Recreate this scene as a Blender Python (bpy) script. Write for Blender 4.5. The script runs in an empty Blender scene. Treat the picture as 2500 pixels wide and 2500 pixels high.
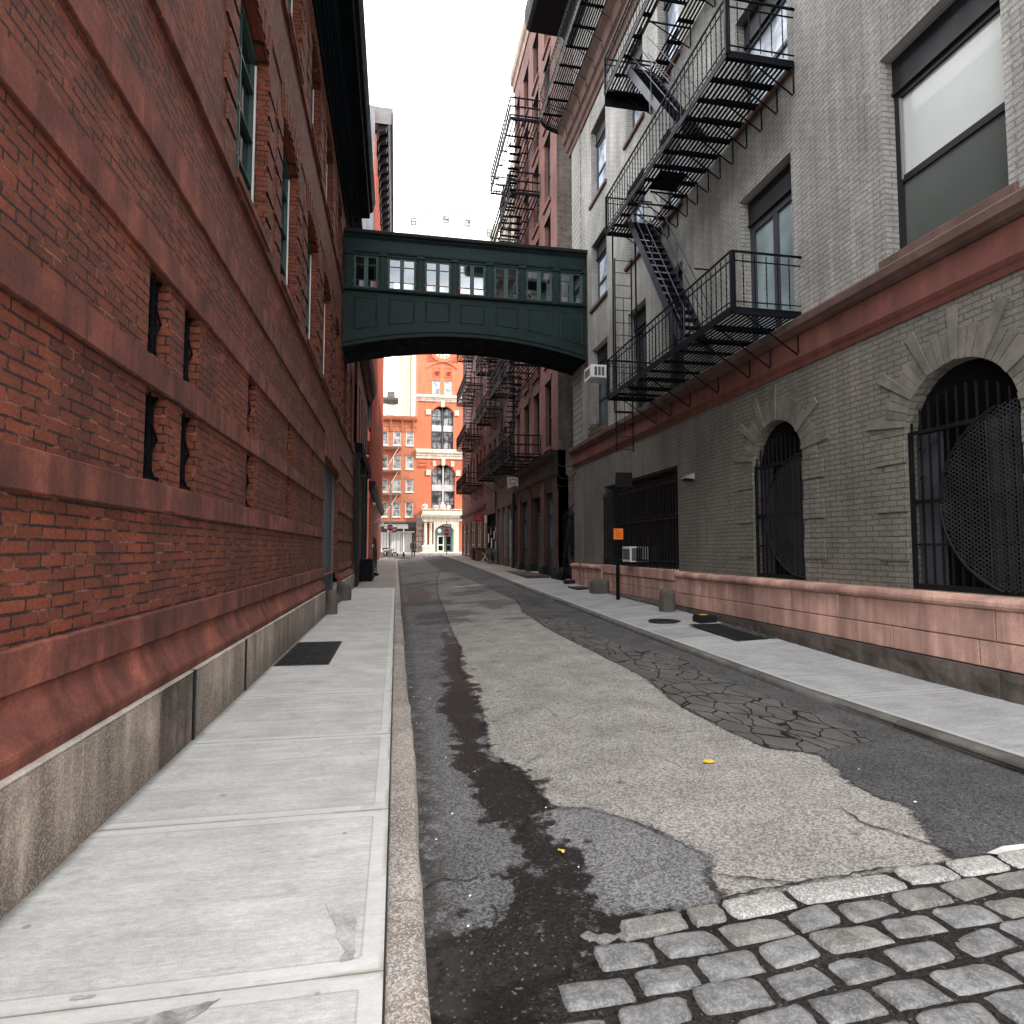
import bpy, math, random
import numpy as np
from mathutils import Vector, Matrix, noise as mnoise
R = math.radians
rnd = random.Random(7)
SC = bpy.context.scene
COL = SC.collection

# ------------------------------------------------------------------ mesh builder
class MB:
    def __init__(s): s.v = []; s.f = []; s.sm = []
    def add(s, vs, fs, smooth=False):
        o = len(s.v); s.v += [tuple(p) for p in vs]
        for f in fs: s.f.append(tuple(i + o for i in f)); s.sm.append(smooth)
        return s
    def quad(s, a, b, c, d): return s.add([a, b, c, d], [(0, 1, 2, 3)])
    def box(s, x0, x1, y0, y1, z0, z1): return s.boxm(lambda u, v, d: (u, d, v), x0, x1, z0, z1, y0, y1)
    def boxm(s, M, u0, u1, v0, v1, d0, d1, ch=0):
        if ch <= 0:
            vs = [M(u, v, d) for d in (d0, d1) for v in (v0, v1) for u in (u0, u1)]
            return s.add(vs, [(0, 1, 3, 2), (4, 6, 7, 5), (0, 4, 5, 1), (2, 3, 7, 6), (0, 2, 6, 4), (1, 5, 7, 3)])
        vs = [M(u, v, d0) for u, v in ((u0 + ch, v0 + ch), (u1 - ch, v0 + ch), (u1 - ch, v1 - ch), (u0 + ch, v1 - ch))]
        vs += [M(u, v, d) for d in (d0 + ch, d1) for u, v in ((u0, v0), (u1, v0), (u1, v1), (u0, v1))]
        fs = [(0, 1, 2, 3), (8, 9, 10, 11)]
        for k in range(4):
            j = (k + 1) % 4; fs += [(k, j, 4 + j, 4 + k), (4 + k, 4 + j, 8 + j, 8 + k)]
        return s.add(vs, fs)
    def bar(s, p, q, w, h=None, up=(0, 0, 1)):
        p = Vector(p); q = Vector(q); d = (q - p)
        if d.length < 1e-6: return s
        d.normalize(); up = Vector(up)
        if abs(d.dot(up)) > .98: up = Vector((0, 1, 0)) if abs(d.y) < .9 else Vector((1, 0, 0))
        a = d.cross(up).normalized(); b = a.cross(d); h = w if h is None else h
        a *= w / 2; b *= h / 2
        vs = [e + i * a + j * b for e in (p, q) for i, j in ((-1, -1), (1, -1), (1, 1), (-1, 1))]
        return s.add(vs, [(0, 1, 2, 3), (7, 6, 5, 4), (0, 4, 5, 1), (1, 5, 6, 2), (2, 6, 7, 3), (3, 7, 4, 0)])
    def tube(s, pts, r, n=8, cap=True):
        pts = [Vector(p) for p in pts]; rs = r if isinstance(r, (list, tuple)) else [r] * len(pts)
        vs = []; ref = None
        for i, p in enumerate(pts):
            d = (pts[min(i + 1, len(pts) - 1)] - pts[max(i - 1, 0)]).normalized()
            if ref is None: ref = Vector((0, 0, 1)) if abs(d.z) < .9 else Vector((1, 0, 0))
            a = d.cross(ref)
            if a.length < 1e-4: a = d.cross(Vector((0, 1, 0)))
            a.normalize(); b = d.cross(a); ref = a.cross(d) * 1.0
            for k in range(n):
                t = 2 * math.pi * k / n; vs.append(p + rs[i] * (math.cos(t) * a + math.sin(t) * b))
        fs = [(i * n + k, i * n + (k + 1) % n, (i + 1) * n + (k + 1) % n, (i + 1) * n + k) for i in range(len(pts) - 1) for k in range(n)]
        s.add(vs, fs, True)
        if cap: s.add(vs[:n], [tuple(range(n))]); s.add(vs[-n:], [tuple(range(n))])
        return s
    def lathe(s, prof, c, n=24, axis='z', smooth=True):
        vs = []
        for r, h in prof:
            for k in range(n):
                t = 2 * math.pi * k / n; a, b = r * math.cos(t), r * math.sin(t)
                p = {'z': (a, b, h), 'y': (a, h, b), 'x': (h, a, b)}[axis]
                vs.append((p[0] + c[0], p[1] + c[1], p[2] + c[2]))
        fs = [(i * n + k, i * n + (k + 1) % n, (i + 1) * n + (k + 1) % n, (i + 1) * n + k) for i in range(len(prof) - 1) for k in range(n)]
        return s.add(vs, fs, smooth)
    def extr(s, prof, M, a0, a1, cap=True):
        """prof: list of (v,d) closed polygon, extruded along u from a0 to a1 through M(u,v,d)"""
        n = len(prof)
        vs = [M(a, v, d) for a in (a0, a1) for v, d in prof]
        s.add(vs, [(k, (k + 1) % n, n + (k + 1) % n, n + k) for k in range(n)])
        if cap: s.add(vs[:n], [tuple(range(n))]); s.add(vs[n:], [tuple(range(n - 1, -1, -1))])
        return s
    def build(s, name, mat, parent=None, loc=None):
        root = parent
        off = Vector((0, 0, 0)) if loc is None else Vector(loc)
        while root is not None: off += root.location; root = root.parent
        me = bpy.data.meshes.new(name)
        me.from_pydata([(p[0] - off.x, p[1] - off.y, p[2] - off.z) for p in s.v], [], s.f)
        me.polygons.foreach_set('use_smooth', s.sm)
        me.materials.append(mat)
        me.update()
        o = bpy.data.objects.new(name, me); COL.objects.link(o)
        if parent is not None: o.parent = parent
        if loc is not None: o.location = loc
        return o

def rough_bar(m, M, u0, u1, v0, v1, pr, seed, back=.05, amp=.0045, chip=.012):
    """a stone course with slightly uneven, chipped edges"""
    q = random.Random(seed); us = []; u = u0
    while u < u1: us.append(u); u += .045 if u < 9 else .35
    if u1 - us[-1] < .01: us.pop()
    us.append(u1); rows = []
    for i, u in enumerate(us):
        N = lambda k: amp * mnoise.noise(Vector((u * 5.3, k * 7.1, seed * 1.7))) + amp * .6 * mnoise.noise(Vector((u * 21, k * 3.3, seed)))
        c1 = max(0, mnoise.noise(Vector((u * 3.1, 5.5, seed))) - .42) * chip * 6; c2 = max(0, mnoise.noise(Vector((u * 3.7, 9.5, seed))) - .42) * chip * 6
        e = .004 if 0 < i < len(us) - 1 else .007; p = pr + N(1) * .6 - (e - .004)
        rows.append([(v0, back), (v0 + N(2), -p + .008 + c1), (v0 + .007 + N(2) + c1, -p + N(3) * .4), ((v0 + v1) / 2, -p + N(4) * .6), (v1 - .007 + N(5) - c2, -p + N(6) * .4), (v1 + N(5), -p + .008 + c2), (v1, back)])
    vs = [M(u, v, d) for u, r in zip(us, rows) for v, d in r]; n = 7
    m.add(vs, [(i * n + k, i * n + k + 1, (i + 1) * n + k + 1, (i + 1) * n + k) for i in range(len(us) - 1) for k in range(n - 1)])
    m.add(vs[:n], [tuple(range(n))]); m.add(vs[-n:], [tuple(range(n))])
    return m
def tag(o, label=None, cat=None, group=None, kind=None):
    if label: o['label'] = label
    if cat: o['category'] = cat
    if group: o['group'] = group
    if kind: o['kind'] = kind
    return o
def thing(name, label, cat, loc=(0, 0, 0), group=None):
    o = bpy.data.objects.new(name, None); o.empty_display_size = .2
    COL.objects.link(o); o.location = loc
    return tag(o, label, cat, group)
def part(name, mb, mat, par, label=None):
    return tag(mb.build(name, mat, par), label)
def dup(o, par=None, loc=None, label=None):
    c = o.copy(); COL.objects.link(c)
    if par is not None: c.parent = par
    if loc is not None: c.location = loc
    if label: c['label'] = label
    for ch in list(o.children): dup(ch, c)
    return c
def struct(name, mb, mat): return tag(mb.build(name, mat), kind='structure')

def arc_pts(u0, u1, v1, rise, n=14):
    w = (u1 - u0) / 2; c = (u0 + u1) / 2
    rad = (w * w + rise * rise) / (2 * rise); vc = v1 - rad; a = math.asin(min(1, w / rad))
    if rise > w: a = math.pi - a
    return [(c + rad * math.sin(-a + 2 * a * k / n), vc + rad * math.cos(-a + 2 * a * k / n)) for k in range(n + 1)]

def wall(mb, M, u0, u1, v0, v1, ops, top=0.0):
    """ops: (u0,u1,v0,v1,depth,rise) openings cut out of the wall with reveals"""
    us = sorted({u0, u1, *[o[0] for o in ops], *[o[1] for o in ops]}); us = [u for u in us if u0 <= u <= u1]
    vs = sorted({v0, v1, *[o[2] for o in ops], *[o[3] for o in ops]}); vs = [v for v in vs if v0 <= v <= v1]
    for i in range(len(us) - 1):
        run = None
        for j in range(len(vs) - 1):
            uc = (us[i] + us[i + 1]) / 2; vc = (vs[j] + vs[j + 1]) / 2
            hole = any(o[0] < uc < o[1] and o[2] < vc < o[3] for o in ops)
            if not hole:
                if run is None: run = vs[j]
            if (hole or j == len(vs) - 2) and run is not None:
                e = vs[j] if hole else vs[j + 1]
                mb.quad(M(us[i], run, 0), M(us[i + 1], run, 0), M(us[i + 1], e, 0), M(us[i], e, 0)); run = None
    for o in ops:
        a, b, c, d, dep = o[:5]; rise = o[5] if len(o) > 5 else 0
        s = d - rise
        mb.quad(M(a, c, 0), M(a, s, 0), M(a, s, dep), M(a, c, dep))
        mb.quad(M(b, c, 0), M(b, s, 0), M(b, s, dep), M(b, c, dep))
        mb.quad(M(a, c, 0), M(b, c, 0), M(b, c, dep), M(a, c, dep))
        if rise:
            P = arc_pts(a, b, d, rise)
            for p, q in zip(P, P[1:]):
                mb.quad(M(p[0], p[1], 0), M(q[0], q[1], 0), M(q[0], d, 0), M(p[0], d, 0))
                mb.quad(M(p[0], p[1], 0), M(q[0], q[1], 0), M(q[0], q[1], dep), M(p[0], p[1], dep))
        else:
            mb.quad(M(a, d, 0), M(b, d, 0), M(b, d, dep), M(a, d, dep))
    return mb

def win(par, M, u0, u1, v0, v1, d, fm, gm, fw=.06, mu=(), mv=(.5,), th=.06, bw=None, name='window', rise=0, gd=.04, label=None):
    """a window: frame mesh with the glass pane as its child; mu, mv = relative places of bars"""
    bw = bw or fw; m = MB(); s = v1 - rise
    m.boxm(M, u0, u0 + fw, v0, s, d, d + th); m.boxm(M, u1 - fw, u1, v0, s, d, d + th)
    m.boxm(M, u0 + fw, u1 - fw, v0, v0 + fw, d, d + th)
    if rise:
        P = arc_pts(u0, u1, v1, rise, 10); Q = arc_pts(u0 + fw, u1 - fw, v1 - fw, max(.02, rise - fw * .3), 10)
        for k in range(10):
            vs = [M(*p, dd) for dd in (d, d + th) for p in (P[k], P[k + 1], Q[k + 1], Q[k])]
            m.add(vs, [(0, 1, 2, 3), (4, 5, 6, 7), (3, 2, 6, 7)])
    else: m.boxm(M, u0 + fw, u1 - fw, v1 - fw, v1, d, d + th)
    for k, t in enumerate(mu):
        c = u0 + (u1 - u0) * t; m.boxm(M, c - bw / 2, c + bw / 2, v0 + fw, v1 - fw - rise * .15, d + .004, d + th - .004)
    for t in mv:
        c = v0 + (v1 - v0) * t; m.boxm(M, u0 + fw, u1 - fw, c - bw / 2, c + bw / 2, d + .006, d + th - .006)
    f = part(name, m, fm, par, label)
    g = MB(); gg = .004
    if rise:
        P = [(u0 + gg, v0 + gg)] + [(a, b) for a, b in arc_pts(u0 + gg, u1 - gg, v1 - gg, rise, 10)] + [(u1 - gg, v0 + gg)]
        g.add([M(a, b, d + gd) for a, b in P], [tuple(range(len(P)))])
    else: g.quad(M(u0 + gg, v0 + gg, d + gd), M(u1 - gg, v0 + gg, d + gd), M(u1 - gg, v1 - gg, d + gd), M(u0 + gg, v1 - gg, d + gd))
    part('glass_pane', g, gm, f)
    return f

# ------------------------------------------------------------------ materials
class NT:
    def __init__(s, name):
        s.m = bpy.data.materials.new(name); s.m.use_nodes = True; s.t = s.m.node_tree
        s.b = s.t.nodes['Principled BSDF']; s.out = s.t.nodes['Material Output']
    def n(s, ty, ins=None, **kw):
        d = s.t.nodes.new(ty)
        for k, v in kw.items(): setattr(d, k, v)
        for k, v in (ins or {}).items():
            i = d.inputs[k]
            if isinstance(v, bpy.types.NodeSocket): s.t.links.new(v, i)
            else: i.default_value = v
        return d
    def math(s, op, a, b=0.0, c=0.0, clamp=False):
        return s.n('ShaderNodeMath', {0: a, 1: b, 2: c}, operation=op, use_clamp=clamp).outputs[0]
    def mix(s, f, a, b, bt='MIX'):
        d = s.n('ShaderNodeMix', data_type='RGBA', blend_type=bt)
        for i, v in ((0, f), (6, a), (7, b)):
            if isinstance(v, bpy.types.NodeSocket): s.t.links.new(v, d.inputs[i])
            else: d.inputs[i].default_value = (*v, 1) if isinstance(v, tuple) and len(v) == 3 else v
        return d.outputs[2]
    def noise(s, vec, sc, det=3, rough=.55, dist=0.0):
        return s.n('ShaderNodeTexNoise', {'Vector': vec, 'Scale': sc, 'Detail': det, 'Roughness': rough, 'Distortion': dist}).outputs['Fac']
    def ramp(s, f, a, b, lo=0.0, hi=1.0):
        return s.n('ShaderNodeMapRange', {0: f, 1: a, 2: b, 3: lo, 4: hi}, interpolation_type='SMOOTHSTEP').outputs[0]
    def vec(s, v, sx, sy, sz): return s.n('ShaderNodeMapping', {0: v, 3: (sx, sy, sz)}).outputs[0]
    def obj(s): return s.n('ShaderNodeTexCoord').outputs['Object']
    def attr(s, name): return s.n('ShaderNodeAttribute', attribute_name=name).outputs['Fac']
    def uvw(s):
        """wall coordinates in metres: (along the wall, up, 0), chosen by the face normal"""
        p = s.n('ShaderNodeSeparateXYZ', {0: s.obj()}); g = s.n('ShaderNodeNewGeometry')
        nn = s.n('ShaderNodeSeparateXYZ', {0: g.outputs['True Normal']})
        k = s.math('GREATER_THAN', s.math('ABSOLUTE', nn.outputs[0]), .6)
        u = s.math('ADD', s.math('MULTIPLY', p.outputs[1], k), s.math('MULTIPLY', p.outputs[0], s.math('SUBTRACT', 1.0, k)))
        return s.n('ShaderNodeCombineXYZ', {0: u, 1: p.outputs[2]}).outputs[0]
    def bump(s, h, st, dist=.01, nrm=None):
        ins = {'Height': h, 'Strength': st, 'Distance': dist}
        if nrm is not None: ins['Normal'] = nrm
        return s.n('ShaderNodeBump', ins).outputs[0]
    def fin(s, col=None, rough=None, nrm=None, **kw):
        for k, v in (('Base Color', col), ('Roughness', rough), ('Normal', nrm), *kw.items()):
            if v is None: continue
            i = s.b.inputs[k.replace('_', ' ')]
            if isinstance(v, bpy.types.NodeSocket): s.t.links.new(v, i)
            else: i.default_value = (*v, 1) if isinstance(v, tuple) else v
        return s.m

def mul(c, k): return tuple(x * k for x in c)

def brick(name, c1, c2, mortar, bw=.215, rh=.067, ms=.007, bump=.5, dirt=.45, wob=.010, bias=0.0, rough=.85, spots=0.0, lift=None, fine=1.0, mort2=None, bd=.012, spsc=7):
    t = NT(name); uv = t.uvw()
    nz = t.n('ShaderNodeTexNoise', {'Vector': uv, 'Scale': 3.1, 'Detail': 3.0}).outputs['Color']
    off = t.n('ShaderNodeVectorMath', {0: nz, 1: (.5, .5, .5)}, operation='SUBTRACT').outputs[0]
    v2 = t.n('ShaderNodeVectorMath', {0: off, 1: (wob * 2, wob * 1.6, 0), 2: uv}, operation='MULTIPLY_ADD').outputs[0]
    nz2 = t.n('ShaderNodeTexNoise', {'Vector': uv, 'Scale': 28.0, 'Detail': 2.0}).outputs['Color']
    off2 = t.n('ShaderNodeVectorMath', {0: nz2, 1: (.5, .5, .5)}, operation='SUBTRACT').outputs[0]
    v2 = t.n('ShaderNodeVectorMath', {0: off2, 1: (.012 * fine, .010 * fine, 0), 2: v2}, operation='MULTIPLY_ADD').outputs[0]
    b = t.n('ShaderNodeTexBrick', {'Vector': v2, 'Color1': (*c1, 1), 'Color2': (*c2, 1), 'Mortar': (*mortar, 1), 'Scale': 1.0,
            'Mortar Size': ms, 'Mortar Smooth': .25, 'Bias': bias, 'Brick Width': bw, 'Row Height': rh}, offset=.5)
    big = t.noise(t.vec(uv, 1, .55, 1), .9, 5, .6)
    fine_n = t.noise(uv, 45, 4, .7)
    streak = t.noise(t.vec(uv, 5, .35, 1), 1.0, 4, .6)
    k = t.math('MULTIPLY', t.ramp(big, .25, .75, 1 - dirt, 1 + dirt * .6), t.ramp(streak, .3, .75, 1 - dirt * .5, 1 + dirt * .4))
    k = t.math('MULTIPLY', k, t.ramp(fine_n, .3, .7, .72, 1.25))
    col = t.mix(1.0, b.outputs['Color'], t.n('ShaderNodeCombineXYZ', {0: k, 1: k, 2: k}).outputs[0], 'MULTIPLY')
    if mort2:
        mk = t.math('MULTIPLY', b.outputs['Fac'], t.ramp(t.noise(t.vec(uv, 1, 2.5, 1), 4.0, 4, .65), .50, .62)); col = t.mix(mk, col, mort2)
    if spots:
        sp = t.ramp(t.noise(uv, spsc, 5, .7), .56, .70, 0, spots); col = t.mix(sp, col, lift or (.35, .2, .15))
    h = t.math('SUBTRACT', t.math('ADD', t.math('MULTIPLY', fine_n, .35), t.math('MULTIPLY', big, .2)), t.math('MULTIPLY', b.outputs['Fac'], .8))
    return t.fin(col, rough, t.bump(h, bump, bd))

def stone(name, c, var=.35, sc=1.6, grain=70, bump=.25, rough=.85, streak=.3, tint=None, flecks=0.0, zdirt=0):
    t = NT(name); p = t.obj()
    a = t.noise(p, sc, 6, .6, .4); g = t.noise(p, grain, 3, .7)
    pz = t.vec(p, 4, 4, .4); st = t.noise(pz, 1.2, 4, .6)
    k = t.math('MULTIPLY', t.ramp(a, .25, .75, 1 - var, 1 + var * .7), t.ramp(g, .3, .7, .82, 1.16))
    k = t.math('MULTIPLY', k, t.ramp(st, .3, .75, 1 - streak, 1 + streak * .3))
    k = t.math('MULTIPLY', k, t.ramp(t.n('ShaderNodeNewGeometry').outputs['Random Per Island'], 0, 1, .86, 1.12))
    col = t.mix(1.0, c, t.n('ShaderNodeCombineXYZ', {0: k, 1: k, 2: k}).outputs[0], 'MULTIPLY')
    if zdirt:
        zz = t.n('ShaderNodeSeparateXYZ', {0: p}).outputs[2]
        dk = t.math('MULTIPLY', t.ramp(t.math('ADD', zz, t.math('MULTIPLY', t.math('SUBTRACT', st, .5), .7)), .02, zdirt, .8, 0), 1.0); col = t.mix(dk, col, mul(c, .28))
    if tint: col = t.mix(t.ramp(t.noise(p, sc * 2.3, 5, .65), .45, .75, 0, .7), col, tint)
    if flecks:
        vo = t.n('ShaderNodeTexVoronoi', {'Vector': p, 'Scale': 130.0}).outputs['Color']
        f = t.n('ShaderNodeSeparateColor', {0: vo}).outputs[0]
        col = t.mix(t.ramp(f, .62, .8, 0, flecks), col, mul(c, 1.9)); col = t.mix(t.ramp(f, .3, .15, 0, flecks), col, mul(c, .35))
    return t.fin(col, rough, t.bump(t.math('ADD', t.math('MULTIPLY', a, .5), t.math('MULTIPLY', g, .4)), bump, .01))

def paint(name, c, rough=.45, var=.18, metal=0.0, bump=.08, dirt=None, spec=.22):
    t = NT(name); p = t.obj()
    a = t.noise(p, 3.0, 5, .6); k = t.ramp(a, .25, .75, 1 - var, 1 + var)
    col = t.mix(1.0, c, t.n('ShaderNodeCombineXYZ', {0: k, 1: k, 2: k}).outputs[0], 'MULTIPLY')
    if dirt: col = t.mix(t.ramp(t.noise(t.vec(p, 6, 6, 1.2), 1.5, 5, .65), .5, .75, 0, .7), col, dirt)
    return t.fin(col, t.ramp(a, .2, .8, rough * .8, min(1, rough * 1.25)), t.bump(t.noise(p, 30, 3), bump, .005), Metallic=metal, Specular_IOR_Level=spec)

def glass(name, c, rough=.06, spec=.5, var=.35, sc=1.0, coat=0.0):
    t = NT(name); p = t.obj(); a = t.noise(p, sc, 2, .5)
    k = t.ramp(a, .35, .65, 1 - var, 1 + var)
    col = t.mix(1.0, c, t.n('ShaderNodeCombineXYZ', {0: k, 1: k, 2: k}).outputs[0], 'MULTIPLY')
    return t.fin(col, rough, t.bump(t.noise(p, 1.3, 2), .05, .02), Specular_IOR_Level=spec, Coat_Weight=coat)

def clear_glass(name):
    t = NT(name); tr = t.n('ShaderNodeBsdfTransparent', {0: (.86, .9, .92, 1)}); gl = t.n('ShaderNodeBsdfGlossy', {0: (.9, .95, 1, 1), 1: .03})
    fr = t.n('ShaderNodeFresnel', {0: 1.45}); mx = t.n('ShaderNodeMixShader', {0: t.math('ADD', fr.outputs[0], .2), 1: tr.outputs[0], 2: gl.outputs[0]})
    t.t.links.new(mx.outputs[0], t.out.inputs[0]); return t.m

M_ = {}
M_['brick_dark'] = brick('dark_red_brick', (.238, .056, .0235), (.140, .0345, .0172), (.028, .0105, .008), bump=1.0, dirt=.42, spots=.3, lift=(.23, .085, .043), ms=.0080, mort2=(.27, .105, .07), bd=.02)
M_['stone_red'] = stone('red_sandstone', (.235, .071, .047), var=.5, bump=1.0, streak=.5, rough=.95, grain=48, sc=2.4, tint=(.115, .034, .024))
M_['granite'] = stone('grey_granite_base', (.42, .345, .285), var=.4, streak=.55, bump=.45, tint=(.15, .105, .075), flecks=.3, zdirt=.42)
M_['granite_edge'] = stone('pale_granite', (.5, .44, .39), var=.2)
M_['kerb'] = stone('kerb_granite', (.33, .30, .27), var=.45, bump=.9, tint=(.30, .21, .15), flecks=.6)
M_['guard'] = stone('guard_stone', (.115, .098, .083), var=.4, bump=.4, tint=(.10, .085, .07), flecks=.3)
M_['green'] = paint('dark_green_paint', (.0105, .0230, .0228), .55, .35, dirt=(.019, .034, .032), spec=.16)
M_['green_shaded'] = paint('shaded_green_paint', (.003, .007, .010), .7, .2, spec=.08)  # dark copy of the green paint with underside shade in its colour
M_['green_frame'] = paint('green_window_frame', (.045, .085, .078), .5, .2)
M_['roof_dark'] = paint('dark_metal_roof', (.016, .014, .016), .6, .2, spec=.15)
M_['grey_door'] = paint('grey_steel_door', (.11, .135, .14), .55, .15, dirt=(.08, .09, .09))
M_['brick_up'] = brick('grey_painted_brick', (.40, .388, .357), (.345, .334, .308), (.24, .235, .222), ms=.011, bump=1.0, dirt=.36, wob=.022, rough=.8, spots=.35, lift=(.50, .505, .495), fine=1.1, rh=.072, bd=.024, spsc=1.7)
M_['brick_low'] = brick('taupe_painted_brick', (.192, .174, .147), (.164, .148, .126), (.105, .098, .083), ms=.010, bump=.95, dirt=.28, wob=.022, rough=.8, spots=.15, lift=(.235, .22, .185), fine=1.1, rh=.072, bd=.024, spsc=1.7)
M_['quoin_grey'] = brick('grey_quoin_brick', (.30, .295, .275), (.28, .275, .26), (.10, .10, .095), bw=3.0, rh=.215, ms=.02, bump=1.0, dirt=.2, rough=.8)
M_['stucco_low'] = stone('taupe_painted_stone', (.175, .16, .13), var=.2, bump=.2, streak=.25)
M_['stucco_up'] = stone('grey_painted_stone', (.28, .275, .255), var=.2, bump=.2, streak=.25)
M_['belt'] = stone('belt_red_paint', (.185, .066, .050), var=.2, bump=.12, streak=.25)
M_['belt_top'] = stone('belt_brown_paint', (.135, .075, .062), var=.22, bump=.12)
M_['pink'] = stone('pink_stone', (.60, .355, .285), var=.28, bump=.35, streak=.45, tint=(.42, .225, .17))
M_['joint'] = stone('dark_joint', (.07, .055, .048), var=.2)
M_['kerb_dark'] = stone('dark_kerb', (.13, .122, .11), var=.5, bump=.6, tint=(.07, .064, .055))
M_['footing'] = stone('brown_footing', (.105, .085, .07), var=.5, bump=.6, streak=.4, tint=(.04, .032, .028))
M_['iron'] = paint('black_iron', (.004, .005, .008), .55, .3, bump=.15, spec=.12)
M_['iron_gloss'] = paint('grey_iron_paint', (.040, .045, .060), .42, .3, bump=.2, spec=.25)
M_['iron_bars'] = paint('black_window_bars', (.007, .007, .008), .5, .3)
M_['mesh'] = paint('expanded_metal', (.035, .034, .034), .55, .3)
M_['frame_dark'] = paint('dark_window_frame', (.018, .018, .022), .45, .2)
M_['frame_grey'] = paint('grey_window_frame', (.055, .058, .068), .45, .2)
M_['frame_white'] = paint('white_window_frame', (.70, .68, .62), .5, .08)
M_['glass_dark'] = glass('dark_glass', (.008, .010, .013), .07, .5)
M_['glass_black'] = glass('black_interior_glass', (.004, .004, .005), .25, .25)
M_['glass_blue'] = glass('blue_grey_glass', (.10, .14, .17), .08, .6, .4)
M_['glass_sky'] = glass('painted_sky_glass', (.36, .42, .5), .10, .6, .55, 2.2)  # bright sky reflection put into the base colour
M_['glass_far'] = glass('far_window_glass', (.20, .22, .23), .12, .6, .8, 1.4)
M_['blind'] = glass('pale_roller_blind', (.60, .63, .61), .35, .35, .06, .8, .3)
M_['blind_low'] = glass('dim_roller_blind', (.10, .112, .104), .25, .4, .12, .8, .3)
M_['glass_curtain'] = glass('curtained_glass', (.30, .38, .40), .1, .5, .25)
M_['granite_worn'] = stone('stained_granite', (.17, .13, .105), var=.6, streak=.7, bump=.8, sc=4, tint=(.035, .025, .02), flecks=.3)
M_['clear'] = clear_glass('clear_pane')
M_['interior'] = paint('grey_interior', (.35, .35, .34), .8, .1)
M_['white'] = paint('white_enamel', (.72, .73, .72), .4, .06, dirt=(.45, .45, .43))
M_['louvre'] = paint('grey_louvre', (.10, .105, .11), .5, .1)
M_['black'] = paint('black_plastic', (.010, .010, .011), .5, .1)
M_['yellow'] = paint('yellow_label', (.72, .50, .05), .6, .1)
M_['orange'] = paint('orange_paper', (.95, .25, .03), .7, .04)
M_['ink'] = paint('black_ink', (.03, .02, .02), .7, .02)
M_['ink_orange'] = paint('faded_orange_ink', (.62, .12, .02), .7, .02)
M_['sign_red'] = paint('stop_sign_red', (.30, .012, .020), .4, .04)
M_['sign_white'] = paint('sign_white', (.80, .80, .78), .45, .03)
M_['galv'] = paint('galvanised_steel', (.30, .31, .31), .45, .12, metal=.5)
M_['steel_dark'] = paint('dark_steel_plate', (.022, .023, .025), .5, .3, bump=.4)
M_['grate'] = paint('grating_iron', (.02, .021, .022), .55, .3)
M_['void'] = paint('unlit_black', (.004, .004, .004), .9, .05)  # near-black colour stands in for unlit depth behind openings and bars
# ------------------------------------------------------------------ levels of the ground
def pw(y, pts):
    if y <= pts[0][0]: return pts[0][1]
    for (a, b), (c, e) in zip(pts, pts[1:]):
        if y <= c: return b + (e - b) * (y - a) / (c - a)
    return pts[-1][1]
ZL = lambda y: pw(y, [(20, 0), (30, .12), (50, .35), (62, .6), (70, 1.0), (80, 1.1)])
ZR = lambda y: pw(y, [(6, 0), (20, .26), (31, .5), (62, .95), (70, 1.05)])
XK = lambda y: pw(y, [(3.5, 4.46), (6.5, 4.36), (10.5, 4.28), (62, 4.28)])
KX = .135
def zroad(x, y):
    t = (x - KX) / (4.3 - KX); return (ZL(y) - .12) * (1 - t) + (ZR(y) - .07) * t + .12 * t * (1 - t)

def axis(segs):
    out = []
    for a, b, st in segs:
        n = max(1, int(round((b - a) / st))); out += [a + (b - a) * k / n for k in range(n)]
    return out + [segs[-1][1]]

def sd_poly(px, py, poly):
    best = np.full(px.shape, 1e9); ins = np.zeros(px.shape, bool); n = len(poly)
    for i in range(n):
        ax, ay = poly[i]; bx, by = poly[(i + 1) % n]
        ex, ey = bx - ax, by - ay; L = ex * ex + ey * ey + 1e-12
        t = np.clip(((px - ax) * ex + (py - ay) * ey) / L, 0, 1)
        best = np.minimum(best, np.hypot(px - ax - t * ex, py - ay - t * ey))
        c = (ay > py) != (by > py)
        with np.errstate(divide='ignore', invalid='ignore'):
            xx = ax + (py - ay) * ex / (ey if abs(ey) > 1e-12 else 1e-12)
        ins ^= c & (px < xx)
    return np.where(ins, best, -best)

P_light = [(2.4, 34), (1.75, 27), (1.35, 20), (1.22, 16), (1.07, 12.1), (1.01, 9.7), (.84, 8.4), (.86, 6.5), (.80, 5.5), (.74, 4.9), (.9, 4.3), (.95, 3.78), (1.17, 3.72), (1.37, 3.49),
           (1.53, 3.16), (1.6, 2.99), (1.48, 2.82), (1.49, 2.6), (1.33, 2.45), (2.95, 2.66), (2.78, 2.75), (2.87, 2.98), (3.05, 3.31), (2.98, 3.65), (3.17, 4.28),
           (2.89, 4.47), (2.82, 4.95), (2.80, 5.82), (2.97, 7.11), (2.91, 8.58), (2.82, 10.96), (2.9, 14), (3.25, 16.4), (3.2, 20), (3.1, 25), (2.9, 30)]
P_crack = [(3.17, 4.30), (2.89, 4.47), (2.82, 4.95), (2.80, 5.82), (2.97, 7.11), (2.91, 8.58), (2.82, 10.96), (2.9, 13.4), (3.5, 13.0), (3.57, 11.4), (3.48, 9.3), (4.0, 8.3), (3.82, 7.2), (3.88, 6.2), (3.88, 5.6), (3.99, 5.1), (3.84, 4.5)]
P_front = [(.95, 3.78), (1.17, 3.72), (1.37, 3.49), (1.53, 3.16), (1.6, 2.99), (1.48, 2.82), (1.44, 2.6), (1.15, 2.57), (1.04, 2.65), (.93, 2.94), (.99, 3.25), (.77, 3.34), (.72, 3.55)]
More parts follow.
